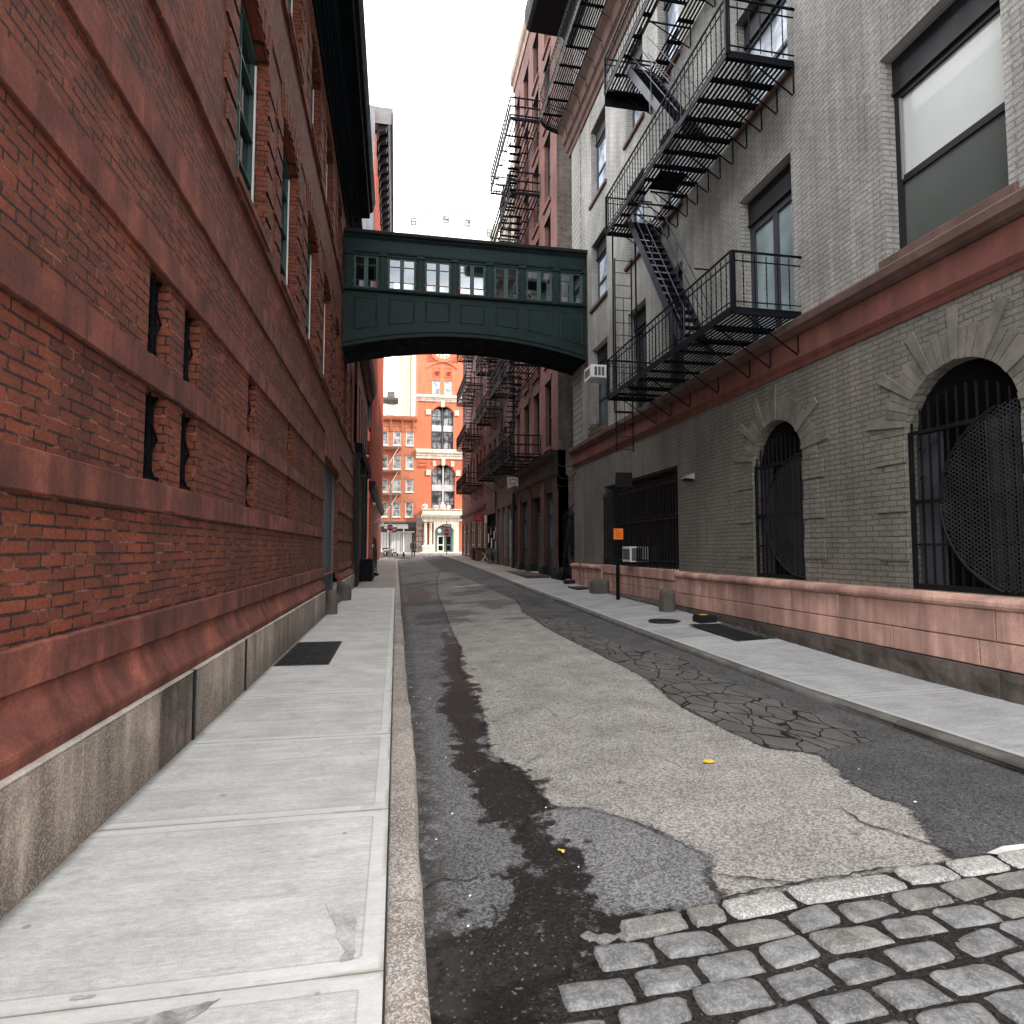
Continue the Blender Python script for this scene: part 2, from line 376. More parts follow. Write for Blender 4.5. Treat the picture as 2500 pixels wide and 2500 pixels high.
P_wet = [(.93, 12.4), (1.02, 9.5), (.94, 8.2), (.86, 6.4), (.80, 5.4), (.74, 4.9), (.98, 4.3), (1.02, 4.0), (.94, 3.72), (.80, 3.5), (.84, 3.36), (1.0, 3.3), (.94, 2.95), (1.0, 2.70), (1.16, 2.60), (1.42, 2.60),
         (1.30, 2.44), (.93, 2.43), (.70, 2.33), (.52, 2.25), (.50, 1.9), (.10, 1.9), (.10, 2.64), (.37, 2.72), (.57, 2.80), (.55, 3.1), (.70, 3.2), (.58, 3.5), (.50, 4.1), (.44, 4.9), (.58, 5.7), (.46, 6.3), (.62, 7.3), (.70, 9), (.78, 11)]
P_puddle2 = [(.42, 19), (.9, 18), (1.2, 21), (1.0, 24), (.5, 26), (.3, 22)]
P_bed = [(-.5, 2.30), (.6, 2.34), (.95, 2.50), (1.35, 2.625), (2.95, 2.725), (4.6, 2.83), (5, -2), (-.5, -2)]
rs = random.Random(3); P_far = []
for k in range(44):
    cx = rs.uniform(.3, 4.2); cy = 13 + 45 * rs.random() ** 1.3; rx = rs.uniform(.3, 1.2); ry = rs.uniform(.2, .9)
    P_far.append([(cx + rx * math.cos(a) * rs.uniform(.6, 1.2), cy + ry * math.sin(a) * rs.uniform(.6, 1.2)) for a in [2 * math.pi * i / 9 for i in range(9)]])

def road_material():
    t = NT('worn_asphalt'); p = t.obj()
    n1 = t.noise(p, 9, 5, .65); n2 = t.noise(p, 2.2, 4, .6); n3 = t.noise(p, 160, 2, .7)
    edge = t.math('ADD', t.math('MULTIPLY', t.math('SUBTRACT', n1, .5), .26), t.math('MULTIPLY', t.math('ADD', t.math('MULTIPLY', t.math('SUBTRACT', t.noise(p, 45, 3, .7), .5), .10), t.math('MULTIPLY', t.math('SUBTRACT', t.noise(p, 21, 3, .6), .5), .14)), 1.0))
    def mask(a, w=.012, k=1.0): return t.ramp(t.math('ADD', t.attr(a), t.math('MULTIPLY', edge, k)), -w, w)
    vo = t.n('ShaderNodeTexVoronoi', {'Vector': p, 'Scale': 95.0}); fl = t.n('ShaderNodeSeparateColor', {0: vo.outputs['Color']})
    agg = t.math('ADD', t.math('MULTIPLY', fl.outputs[0], .55), t.math('MULTIPLY', n3, .6))
    def asphalt(c, lo, hi, contrast=1.0):
        k = t.math('MULTIPLY', t.ramp(agg, .25, .95, lo, hi), t.ramp(n2, .25, .75, .8, 1.2))
        return t.mix(1.0, c, t.n('ShaderNodeCombineXYZ', {0: k, 1: k, 2: k}).outputs[0], 'MULTIPLY')
    base = asphalt((.14, .137, .137), .5, 1.6)
    right = asphalt((.085, .083, .083), .5, 1.6)
    px = t.n('ShaderNodeSeparateXYZ', {0: p}).outputs[0]
    col = t.mix(t.ramp(px, 2.2, 2.6), base, right)
    m_light = mask('sd_light', .010, .6); py = t.n('ShaderNodeSeparateXYZ', {0: p}).outputs[1]; col = t.mix(t.math('MULTIPLY', m_light, t.ramp(py, 9, 22, 1, .25)), col, asphalt((.31, .293, .266), .52, 1.5))
    m_crack = mask('sd_crack', .010, .6)
    cr_c = asphalt((.118, .112, .106), .85, 1.15)
    wn = t.n('ShaderNodeTexNoise', {'Vector': p, 'Scale': 5.0, 'Detail': 3.0}).outputs['Color']
    wv = t.n('ShaderNodeVectorMath', {0: wn, 1: (.16, .16, 0), 2: p}, operation='MULTIPLY_ADD').outputs[0]
    cv = t.n('ShaderNodeTexVoronoi', {'Vector': t.vec(wv, 5.0, 2.6, .01), 'Scale': 1.0, 'Randomness': 1.0}, feature='DISTANCE_TO_EDGE').outputs['Distance']
    crk = t.ramp(cv, .012, .035, 1, 0)
    cv2 = t.n('ShaderNodeTexVoronoi', {'Vector': t.vec(wv, 1.2, .55, .01), 'Scale': 1.0}, feature='DISTANCE_TO_EDGE').outputs['Distance']
    crk2 = t.math('MULTIPLY', t.ramp(cv2, .003, .012, 1, 0), t.ramp(n2, .5, .6))
    col = t.mix(m_crack, col, t.mix(crk, cr_c, (.018, .017, .016)))
    m_front = mask('sd_front', .01, .5); col = t.mix(m_front, col, asphalt((.185, .182, .18), .5, 1.55))
    col = t.mix(t.math('MULTIPLY', t.math('MULTIPLY', crk2, t.math('SUBTRACT', 1.0, m_crack)), .35), col, (.02, .02, .02))
    m_far = mask('sd_far', .06, 3.0); col = t.mix(t.math('MULTIPLY', m_far, .55), col, asphalt((.045, .044, .044), .7, 1.3))
    # broken dark rim along the patches
    rim = t.math('MULTIPLY', t.ramp(t.math('ABSOLUTE', t.math('ADD', t.attr('sd_light'), t.math('MULTIPLY', edge, .6))), .006, .03, 1, 0), t.ramp(n2, .4, .55))
    col = t.mix(t.math('MULTIPLY', rim, .75), col, (.025, .024, .024))
    m_bed = mask('sd_bed', .02, .4); col = t.mix(m_bed, col, asphalt((.028, .0245, .022), .5, 1.5))
    damp = t.math('ADD', t.attr('sd_wet'), t.math('ADD', t.math('MULTIPLY', t.math('SUBTRACT', n1, .5), .30), t.math('MULTIPLY', t.math('SUBTRACT', t.noise(p, 3.6, 4, .6), .5), .75)))
    m_wet = t.math('MULTIPLY', t.ramp(damp, -.03, .03), t.ramp(t.noise(p, 6.2, 5, .7), .30, .40, .35, 1))
    col = t.mix(t.math('MULTIPLY', m_wet, .93), col, asphalt((.0135, .0112, .010), .6, 1.4))
    gut = t.math('MULTIPLY', t.ramp(px, .36, .17), t.ramp(n1, .38, .55)); col = t.mix(t.math('MULTIPLY', gut, .8), col, (.05, .045, .04))
    sp = t.math('GREATER_THAN', fl.outputs[1], .975); col = t.mix(t.math('MULTIPLY', sp, t.ramp(n2, .3, .7, .1, .32)), col, (.36, .34, .31))
    gum = t.n('ShaderNodeTexVoronoi', {'Vector': p, 'Scale': 3.3}); gr = t.n('ShaderNodeSeparateColor', {0: gum.outputs['Color']}).outputs[0]
    gm = t.math('MULTIPLY', t.ramp(gum.outputs['Distance'], .10, .12, 1, 0), t.math('GREATER_THAN', gr, .72)); col = t.mix(t.math('MULTIPLY', gm, .55), col, (.05, .048, .046))
    h = t.math('ADD', t.math('MULTIPLY', agg, .35), t.math('MULTIPLY', m_light, .5))
    h = t.math('SUBTRACT', h, t.math('MULTIPLY', t.math('MULTIPLY', crk, m_crack), 1.2)); h = t.math('SUBTRACT', h, t.math('MULTIPLY', rim, .6))
    h = t.math('ADD', h, t.math('MULTIPLY', m_front, .7))
    return t.fin(col, t.ramp(m_wet, 0, 1, .88, .5), t.bump(h, 1.0, .014), Specular_IOR_Level=.10)

def make_road():
    xs = np.array(axis([(KX - .01, 4.52, .06)])); ys = np.array(axis([(-1.5, 2, .2), (2, 7, .05), (7, 16, .12), (16, 60.5, .5)]))
    gx, gy = np.meshgrid(xs, ys); m = MB()
    vs = []
    for y in ys:
        xr = XK(y) - .10; wav = .006
        for x in xs:
            xx = KX - .01 + (x - xs[0]) / (xs[-1] - xs[0]) * (xr - KX + .03)
            vs.append((xx, y, zroad(xx, y) + wav * (mnoise.noise(Vector((xx * 1.3, y * 1.3, 0))))))
    nx = len(xs)
    m.add(vs, [(j * nx + i, j * nx + i + 1, (j + 1) * nx + i + 1, (j + 1) * nx + i) for j in range(len(ys) - 1) for i in range(nx - 1)], True)
    o = struct('road', m, road_material())
    A = np.array(vs); X, Y = A[:, 0], A[:, 1]
    far = np.full(X.shape, -9.)
    for q in P_far: far = np.maximum(far, sd_poly(X, Y, q))
    for nm, a in (('sd_light', sd_poly(X, Y, P_light)), ('sd_crack', sd_poly(X, Y, P_crack)), ('sd_front', sd_poly(X, Y, P_front)), ('sd_bed', sd_poly(X, Y, P_bed)),
                  ('sd_wet', np.maximum(sd_poly(X, Y, P_wet), sd_poly(X, Y, P_puddle2))), ('sd_far', far)):
        at = o.data.attributes.new(nm, 'FLOAT', 'POINT'); at.data.foreach_set('value', a.astype(np.float32))
    return o
make_road()

# ground far and wide, the cross streets
def sheet(name, x0, x1, y0, y1, zf, mat, st=4.0):
    m = MB(); xs = axis([(x0, x1, st)]); ys = axis([(y0, y1, st)]); n = len(xs)
    m.add([(x, y, zf(x, y)) for y in ys for x in xs], [(j * n + i, j * n + i + 1, (j + 1) * n + i + 1, (j + 1) * n + i) for j in range(len(ys) - 1) for i in range(n - 1)])
    return struct(name, m, mat)
M_['ground'] = stone('city_ground', (.09, .088, .085), sc=.3, grain=20)
M_['setts'] = brick('stone_setts', (.13, .13, .13), (.10, .10, .105), (.03, .028, .025), bw=.27, rh=.15, ms=.02, bump=1.0, rough=.75)
M_['asphalt_far'] = stone('cross_street_asphalt', (.12, .118, .115), sc=.8, grain=60)
sheet('ground', -400, 400, -300, 700, lambda x, y: -.9, M_['ground'], 50)
def setts_mat():
    t = NT('stone_setts_flat'); p = t.obj()
    b = t.n('ShaderNodeTexBrick', {'Vector': p, 'Color1': (.14, .14, .14, 1), 'Color2': (.10, .10, .105, 1), 'Mortar': (.03, .028, .025, 1), 'Scale': 1.0, 'Mortar Size': .016, 'Mortar Smooth': .4, 'Brick Width': .27, 'Row Height': .15})
    return t.fin(b.outputs[0], .75, t.bump(t.math('SUBTRACT', t.noise(p, 14, 3), b.outputs[1]), 1.0, .02))
def cross_sheet():
    m = MB()
    for x0, x1, y0, y1, z in ((-40, -.05, -16, -1.5, -.15), (-.05, 40, -16, -1.5, -.15)):
        m.quad((x0, y0, z), (x1, y0, z), (x1, y1, z), (x0, y1, z))
    return struct('cross_street', m, setts_mat())
cross_sheet()
sheet('far_cross_street', -45, 45, 60.45, 66.4, lambda x, y: min(zroad(2, y), .95) - .012 + (y - 60.4) * .012, M_['asphalt_far'], 1.5)

# ------------------------------------------------------------------ pavements
def pave_mat(name, c, c2, edge_c):
    """slabs carry UV (distance to the slab edge along and across) in metres"""
    t = NT(name); p = t.obj(); d = t.attr('edge')
    a = t.noise(t.vec(p, 1.0, 6.0, 1), 2.2, 5, .65); b = t.noise(p, 2.0, 5, .6); g = t.noise(p, 170, 2, .7); br = t.noise(t.vec(p, 3, 160, 1), 1.0, 3, .6)
    k = t.math('MULTIPLY', t.math('MULTIPLY', t.ramp(a, .25, .75, .86, 1.1), t.ramp(b, .25, .75, .84, 1.12)), t.math('MULTIPLY', t.ramp(g, .3, .7, .84, 1.12), t.math('MULTIPLY', t.ramp(br, .3, .7, .93, 1.05), t.ramp(t.noise(t.vec(p, 1, 2.2, 1), 22, 4, .7), .3, .7, .86, 1.1))))
    sl = t.attr('tone'); k = t.math('MULTIPLY', k, sl)
    col = t.mix(1.0, c, t.n('ShaderNodeCombineXYZ', {0: k, 1: k, 2: k}).outputs[0], 'MULTIPLY')
    band = t.ramp(t.math('ADD', d, t.math('MULTIPLY', t.math('SUBTRACT', b, .5), .012)), .078, .084, 1, 0)
    col = t.mix(t.math('MULTIPLY', band, .45), col, edge_c)
    line = t.math('MULTIPLY', t.ramp(t.math('ABSOLUTE', t.math('SUBTRACT', d, .082)), .002, .007, 1, 0), .4); col = t.mix(line, col, mul(c2, .8))
    st = t.ramp(t.noise(t.vec(p, 1.0, 1.6, 1), 2.6, 6, .72), .56, .70); col = t.mix(t.math('MULTIPLY', st, .42), col, c2)
    jd = t.math('MULTIPLY', t.ramp(d, .0, .03, 1, 0), t.ramp(b, .42, .6)); col = t.mix(t.math('MULTIPLY', jd, .6), col, (.24, .21, .15))
    vo = t.n('ShaderNodeTexVoronoi', {'Vector': p, 'Scale': 5.0}); vr = t.n('ShaderNodeSeparateColor', {0: vo.outputs['Color']}).outputs[0]
    sp = t.math('MULTIPLY', t.ramp(vo.outputs['Distance'], .06, .10, 1, 0), t.math('GREATER_THAN', vr, .70)); col = t.mix(t.math('MULTIPLY', sp, .6), col, mul(c2, .5))
    pit = t.math('LESS_THAN', t.noise(p, 60, 2, .6), .27); col = t.mix(t.math('MULTIPLY', pit, .3), col, mul(c2, .5))
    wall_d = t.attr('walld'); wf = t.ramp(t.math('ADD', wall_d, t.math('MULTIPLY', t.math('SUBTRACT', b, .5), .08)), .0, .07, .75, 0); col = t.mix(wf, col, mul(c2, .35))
    return t.fin(col, .85, t.bump(t.math('ADD', t.math('MULTIPLY', g, .3), t.math('MULTIPLY', br, .35)), .35, .006))
M_['pave'] = pave_mat('pale_concrete', (.55, .545, .525), (.27, .265, .255), (.66, .655, .63))
M_['pave_r'] = pave_mat('grey_concrete', (.35, .352, .352), (.18, .18, .182), (.46, .46, .46))
M_['pave_old'] = pave_mat('old_brown_concrete', (.25, .225, .20), (.14, .12, .11), (.27, .24, .22))

def pavement(name, slabs, zf, side, mat):
    """slabs: (x0,x1,y0,y1,tone); x1/x0 may be functions of y"""
    m = MB(); ed = []; tn = []; wd = []
    f = lambda q, y: q(y) if callable(q) else q
    for x0, x1, y0, y1, tone in slabs:
        g = .005; ys = axis([(y0 + g, y1 - g, .05 if y1 < 9 else .35)])
        for extra in (.02, .09):
            if y1 - y0 > .4: ys = sorted(ys + [y0 + g + extra, y1 - g - extra])
        o = 0; rows = []
        for y in ys:
            a, b = f(x0, y), f(x1, y); xs = [a, a + .02, a + .07, a + .09, a + .12] + [a + .12 + (b - a - .24) * k / 10 for k in range(1, 10)] + [b - .12, b - .09, b - .07, b - .02, b]
            rows.append((y, xs))
        n = len(rows[0][1]); vs = []
        for y, xs in rows:
            for x in xs:
                vs.append((x, y, zf(x, y)))
                de = min(y - y0, y1 - y, (xs[-1] - x) if side < 0 else (x - xs[0])); ed.append(de); tn.append(tone)
                wd.append((x - xs[0]) if side < 0 else (xs[-1] - x))
        fs = [(j * n + i, j * n + i + 1, (j + 1) * n + i + 1, (j + 1) * n + i) for j in range(len(rows) - 1) for i in range(n - 1)]
        m.add(vs, fs)
        # skirt down the joints
        for j in (0, len(rows) - 1):
            for i in range(n - 1):
                p, q = vs[j * n + i], vs[j * n + i + 1]; k0 = len(m.v)
                m.add([p, q, (q[0], q[1], q[2] - .03), (p[0], p[1], p[2] - .03)], [(0, 1, 2, 3)]); ed += [0] * 4; tn += [.4] * 4; wd += [9] * 4
    o = struct(name, m, mat)
    for nm, a in (('edge', ed), ('tone', tn), ('walld', wd)):
        at = o.data.attributes.new(nm, 'FLOAT', 'POINT'); at.data.foreach_set('value', np.array(a, np.float32))
    return o
zl = lambda x, y: ZL(y)
jl = [-1.5, -.2, 1.0, 2.33, 3.72, 5.2, 6.72, 11.5, 14.9, 18.3, 23.6]
tones = [1, 1, .97, 1.03, 1.0, .97, 1.0, .96, .93, .90]
pavement('left_sidewalk', [(-1.56, -.028, a, b, t) for a, b, t in zip(jl, jl[1:], tones)], zl, -1, M_['pave'])
jf = [23.6, 27, 31, 35, 39, 43, 47, 51, 55, 59.8]
pavement('left_far_sidewalk', [(-1.5, .03, a, b, 1 - .06 * (k % 2)) for k, (a, b) in enumerate(zip(jf, jf[1:]))], zl, -1, M_['pave_old'])
XF = lambda y: pw(y, [(7, .02), (10, .07), (13, .11), (20, .08), (24, .02)])
zr = lambda x, y: ZR(y) + XF(y) * min(1, max(0, (x - 4.5) / 1.3))
jr = [-1.5, .8, 3.2, 5.6, 8.55, 9.25, 10.35, 11.7, 13.1, 16.5, 20.3, 23.0]
tr = [1, 1, 1.0, 1.0, 1.12, .85, .95, .9, .85, .8, .72]
kin = lambda y: XK(y) + .012
pavement('right_sidewalk', [(kin, 5.93, a, b, t) for a, b, t in zip(jr, jr[1:], tr)], zr, 1, M_['pave_r'])
jg = [23.0, 27.5, 31.2, 35, 39, 43, 47, 51, 55, 59.8]
pavement('right_far_sidewalk', [(kin, 6.2, a, b, 1.0 - .1 * (k % 2)) for k, (a, b) in enumerate(zip(jg, jg[1:]))], zr, 1, M_['pave_old'])
sub = MB()
for y0, y1 in ((-1.5, 20), (20, 30), (30, 50), (50, 59.8)):
    sub.quad((-1.7, y0, ZL(y0) - .025), (0, y0, ZL(y0) - .025), (0, y1, ZL(y1) - .025), (-1.7, y1, ZL(y1) - .025))
for y0, y1 in ((-1.5, 6), (6, 20), (20, 31), (31, 59.8)):
    sub.quad((4.3, y0, ZR(y0) - .025), (6.3, y0, ZR(y0) - .025), (6.3, y1, ZR(y1) - .025), (4.3, y1, ZR(y1) - .025))
struct('pavement_bed', sub, M_['joint'])

def kerb(name, xin, xout, zf, mat, y0, y1, seed, rough=1.0):
    """granite kerb stones with worn rounded edges, joint by joint"""
    q = random.Random(seed); m = MB(); y = y0
    while y < y1:
        L = min(q.uniform(1.5, 2.3), y1 - y)
        ys = axis([(y + .006, y + L - .006, .09 if y < 14 else .6)]); jx = q.uniform(-.006, .006) * rough; jz = q.uniform(-.008, .004) * rough
        rows = []
        for i, yy in enumerate(ys):
            a, b, z = xin(yy), xout(yy), zf(yy) + jz; e = .014 if 0 < i < len(ys) - 1 else .022
            s = 1 if b > a else -1; wob = lambda k: .011 * rough * mnoise.noise(Vector((yy * 2.7, k * 3.1, seed)))
            rows.append([(a, yy, z - .03), (a + s * .004, yy, z - e * .5), (a + s * e, yy, z + wob(1) * .4), ((a + b) / 2, yy, z + .002 + wob(2) * .4), (b - s * e * 2 + jx + wob(3), yy, z - .003),
                         (b - s * .007 + jx + wob(3) * 1.3, yy, z - e * 1.3), (b + jx + wob(4), yy, z - .05), (b + jx + wob(5), yy, z - .2)])
        n = len(rows[0]); m.add([p for r in rows for p in r], [(j * n + i, j * n + i + 1, (j + 1) * n + i + 1, (j + 1) * n + i) for j in range(len(rows) - 1) for i in range(n - 1)], True)
        m.add(rows[0], [tuple(range(n))]); m.add(rows[-1], [tuple(range(n))])
        y += L
    return struct(name, m, mat)
kerb('left_kerb', lambda y: -.022, lambda y: KX + pw(y, [(2.2, -.01), (3.2, .0), (4.5, .02), (7, .01), (60, .02)]), ZL, M_['kerb'], -1.5, 59.8, 5)
kerb('right_kerb', lambda y: XK(y) + .035, lambda y: XK(y) - .10, lambda y: ZR(y) - .003, M_['kerb_dark'], -1.5, 59.8, 9, .7)

# ------------------------------------------------------------------ cobbled crossing in front
cob = stone('granite_setts', (.200, .197, .192), var=.55, sc=9, grain=38, bump=1.0, rough=.68, streak=.1, tint=(.11, .115, .122), flecks=.28)
cob2 = stone('brown_granite_setts', (.225, .214, .198), var=.5, sc=6, grain=50, bump=.9, rough=.7, streak=.1, tint=(.19, .165, .145), flecks=.28)
slabm = stone('border_granite', (.34, .33, .31), var=.3, sc=4, grain=60, bump=.4, rough=.75, streak=.1, flecks=.5)
def sett(cx, cy, L, W, ang, q, zt, H=.05, dome=.009, rn=1.0):
    m = MB(); nx, ny = 13, 9; ca, sa = math.cos(ang), math.sin(ang); seed = q.uniform(0, 99); vs = []
    ph = [q.uniform(-.012, .012) for _ in range(4)]; tl = (q.uniform(-.05, .05), q.uniform(-.09, .09)) if dome > .005 else (0, 0)
    for j in range(ny):
        for i in range(nx):
            u = -1 + 2 * i / (nx - 1); v = -1 + 2 * j / (ny - 1)
            u = math.copysign(abs(u) ** .5, u); v = math.copysign(abs(v) ** .5, v)
            x = u * L / 2 * (1 - .05 * v * v * abs(u)) + ph[0] * v; y = v * W / 2 * (1 - .05 * u * u * abs(v)) + ph[1] * u
            e = max(abs(u), abs(v)); z = -H * (e ** 26) * .5 - dome * (abs(u) ** 6 + abs(v) ** 6)
            n = mnoise.noise(Vector((x * 14 + seed, y * 14, 0))) * .008 * rn + mnoise.noise(Vector((x * 40 + seed, y * 40, 3))) * .0025 * rn
            x += .011 * mnoise.noise(Vector((v * 2.6 + seed, u, 7))) * (1 if e > .9 else 0); y += .011 * mnoise.noise(Vector((u * 3 + seed, v, 9))) * (1 if e > .9 else 0)
            if e >= 1: z -= H * .7
            vs.append((cx + x * ca - y * sa, cy + x * sa + y * ca, zt + z + n + x * tl[0] + y * tl[1]))
    return m.add(vs, [(j * nx + i, j * nx + i + 1, (j + 1) * nx + i + 1, (j + 1) * nx + i) for j in range(ny - 1) for i in range(nx - 1)], True)
q = random.Random(21); m = MB()
bed = MB().box(.1, 4.6, -1.4, 2.0, -.4, -.165)
paving = struct('cobblestone_paving', bed, M_['joint'])
ang = math.atan(.062)
by = lambda x: 2.455 + .062 * (x - 1.0)          # lower edge of the border stones
for x0, x1 in ((.93, 1.24), (1.25, 1.42), (1.43, 1.76), (1.77, 2.36), (2.37, 2.66), (2.67, 2.98), (2.99, 3.5), (3.51, 4.1)):
    c = (x0 + x1) / 2; W = .135 if x0 > 1.4 else .12
    part('border_stone', sett(c, by(c) + .07, x1 - x0 - .008, W, ang, q, zroad(c, 2.5) + .018, .03, .0015, .25), slabm if x0 > 1.4 else cob2, paving)
for r in range(8):
    x = .47 + (.13 if r % 2 else 0) + q.uniform(-.03, .03) - (.0 if r else -.28)
    if r == 1: x = .58
    while x < 3.9:
        L = q.uniform(.245, .345); c = x + L / 2; y = by(c) - .08 - r * .152 + q.uniform(-.006, .006)
        if y > 1.42: part('paving_stone', sett(c, y, L - .018, .152 - .016 + q.uniform(-.006, .005), ang + q.uniform(-.03, .03), q, zroad(c, y) + .014 + q.uniform(-.006, .006)), cob if q.random() > .15 else cob2, paving)
        x += L
for cx, cy, L in ((.86, 2.50, .09), (.95, 2.495, .07), (.80, 2.53, .06)): part('broken_stone', sett(cx, cy, L, .07, ang + .5, q, zroad(cx, cy) + .008, .02), cob2, paving)

def decal(name, P, zf, mat, wob=0, seed=1):
    qq = random.Random(seed); D_ = []
    for (a, b), (c, d) in zip(P, P[1:] + P[:1]):
        n = max(1, int(math.hypot(c - a, d - b) / .02))
        for k in range(n): D_.append((a + (c - a) * k / n + qq.uniform(-wob, wob), b + (d - b) * k / n + qq.uniform(-wob, wob)))
    m = MB(); m.add([(x, y, zf(x, y)) for x, y in D_], [tuple(range(len(D_)))]); return struct(name, m, mat)
decal('pavement_chip', [(-.80, 2.05), (-.80, 2.22), (-.74, 2.255), (-.66, 2.27), (-.56, 2.285), (-.60, 2.235), (-.64, 2.2), (-.62, 2.05)], lambda x, y: .0035, stone('chipped_concrete', (.36, .355, .34), var=.5, sc=12, bump=.8), .006)
decal('pavement_stain', [(-.28, 2.80), (-.225, 2.72), (-.14, 2.70), (-.135, 2.41), (-.19, 2.40), (-.17, 2.47), (-.205, 2.54), (-.215, 2.62), (-.25, 2.70)], lambda x, y: .0032, stone('damp_concrete', (.49, .485, .468), var=.2, sc=6, bump=.2), .004)
decal('pavement_stain', [(-1.05, 2.33 + .04), (-.98, 2.37), (-.97, 2.385), (-1.05, 2.39)], lambda x, y: .0033, stone('gum_stain', (.4, .395, .385), var=.2), .003)
cm = stone('crack_dark', (.030, .028, .026), var=.3); m = MB(); qq = random.Random(8)
for P in ([(2.66, 3.36), (2.62, 3.18), (2.72, 3.02), (2.80, 2.84), (2.82, 2.76)], [(1.5, 2.86), (1.62, 2.79), (1.78, 2.73), (1.86, 2.66)], [(1.1, 11.3), (1.6, 11.7), (2.1, 12.4), (2.4, 12.6)], [(.15, 3.05), (.24, 3.12), (.36, 3.06), (.42, 3.1)], [(2.4, 2.715), (2.1, 2.69), (1.7, 2.665), (1.45, 2.64)], [(.4, 2.62), (.46, 2.75), (.44, 2.84)]):
    pts = []
    for (a, b), (c, d) in zip(P, P[1:]):
        n = max(2, int(math.hypot(c - a, d - b) / .035))
        for k in range(n): pts.append((a + (c - a) * k / n + qq.uniform(-.011, .011), b + (d - b) * k / n + qq.uniform(-.011, .011)))
    pts.append(P[-1])
    for (a, b), (c, d) in zip(pts, pts[1:]):
        w = qq.uniform(.003, .008); L = math.hypot(c - a, d - b) + 1e-6; nx_, ny_ = -(d - b) / L * w, (c - a) / L * w; z1, z2 = zroad(a, b) + .009, zroad(c, d) + .009
        m.quad((a - nx_, b - ny_, z1), (c - nx_, d - ny_, z2), (c + nx_, d + ny_, z2), (a + nx_, b + ny_, z1))
struct('asphalt_cracks', m, cm)
# ------------------------------------------------------------------ camera, sky, sun
cam = bpy.data.cameras.new('camera'); co = bpy.data.objects.new('camera', cam); COL.objects.link(co)
cam.lens = 36 * 1500 / 2500; cam.sensor_width = 36; cam.clip_end = 2000; cam.clip_start = .05
co.location = (0, 0, 1.5); co.rotation_euler = (R(90 + 3.434), 0, R(-10.665)); SC.camera = co
SUN_EL, SUN_AZ = R(40), R(118)        # azimuth clockwise from the street's far end (+Y)
W = bpy.data.worlds.new('World'); SC.world = W; W.use_nodes = True; nt = W.node_tree
for n in list(nt.nodes): nt.nodes.remove(n)
N = lambda ty: nt.nodes.new(ty)
out = N('ShaderNodeOutputWorld'); sky = N('ShaderNodeTexSky'); sky.sky_type = 'NISHITA'; sky.sun_disc = False; sky.sun_elevation = SUN_EL; sky.sun_rotation = SUN_AZ
bg = N('ShaderNodeBackground'); bg.inputs[1].default_value = .12; nt.links.new(sky.outputs[0], bg.inputs[0])
tc = N('ShaderNodeTexCoord'); mp = N('ShaderNodeMapping'); mp.inputs[3].default_value = (1, 1, 2.2); nt.links.new(tc.outputs['Generated'], mp.inputs[0])
ns = N('ShaderNodeTexNoise'); ns.inputs['Scale'].default_value = 2.6; ns.inputs['Detail'].default_value = 6; nt.links.new(mp.outputs[0], ns.inputs[0])
mr = N('ShaderNodeMapRange'); mr.inputs[1].default_value = .34; mr.inputs[2].default_value = .50; mr.inputs[3].default_value = .13; mr.inputs[4].default_value = 1.0; nt.links.new(ns.outputs[0], mr.inputs[0])
bg2 = N('ShaderNodeBackground'); bg2.inputs[0].default_value = (.985, .99, 1, 1); bg2.inputs[1].default_value = 4.9
mx = N('ShaderNodeMixShader'); nt.links.new(mr.outputs[0], mx.inputs[0]); nt.links.new(bg.outputs[0], mx.inputs[1]); nt.links.new(bg2.outputs[0], mx.inputs[2]); nt.links.new(mx.outputs[0], out.inputs[0])
sl = bpy.data.lights.new('sun', 'SUN'); sl.energy = 5.0; sl.angle = R(.55); sl.color = (1, .95, .87); so = bpy.data.objects.new('sun', sl); COL.objects.link(so)
sd = Vector((math.sin(SUN_AZ) * math.cos(SUN_EL), math.cos(SUN_AZ) * math.cos(SUN_EL), math.sin(SUN_EL)))
so.rotation_euler = sd.to_track_quat('Z', 'Y').to_euler(); so.location = (20, -20, 40)
SC.view_settings.view_transform = 'Standard'; SC.view_settings.look = 'None'; SC.view_settings.exposure = 0; SC.view_settings.gamma = 1
SC.cycles.max_bounces = 6; SC.cycles.diffuse_bounces = 2; SC.cycles.glossy_bounces = 3; SC.cycles.transparent_max_bounces = 12
# ================================================================== LEFT: brick warehouse
XL = -1.68
ML = lambda u, v, d: (XL - d, u, v)
bw_ = thing('brick_warehouse', 'dark red brick warehouse with sandstone bands, slit windows and granite base along the left pavement', 'building', (-1.7, 10, 0))
Y0, Y1, ZT = .8, 24.5, 12.2
slits = []
for y in (4.5, 5.21, 7.36, 9.96, 12.72, 20.3, 21.7):
    w = .39 if y < 20 else .3
    slits += [(y, y + w, 1.97, 2.61, .34), (y, y + w, 2.83, 3.47, .34)]
bigw = [(6.5, 8.0), (8.95, 10.45), (11.45, 13.1), (14.0, 15.65), (16.75, 18.15), (19.4, 20.8), (22, 23.4)]
door = (14.85, 18.45, .0, 3.66, .22)
upw = [(a + .1, b - .1) for a, b in bigw]
ops = slits + [(a, b, 5.36, 7.83, .24, .14) for a, b in bigw] + [(a, b, 9.42, 11.35, .22, .14) for a, b in upw] + [(14.85, 18.45, .86, 3.66, .22)]
m = MB(); wall(m, ML, Y0, Y1, .86, ZT, ops)
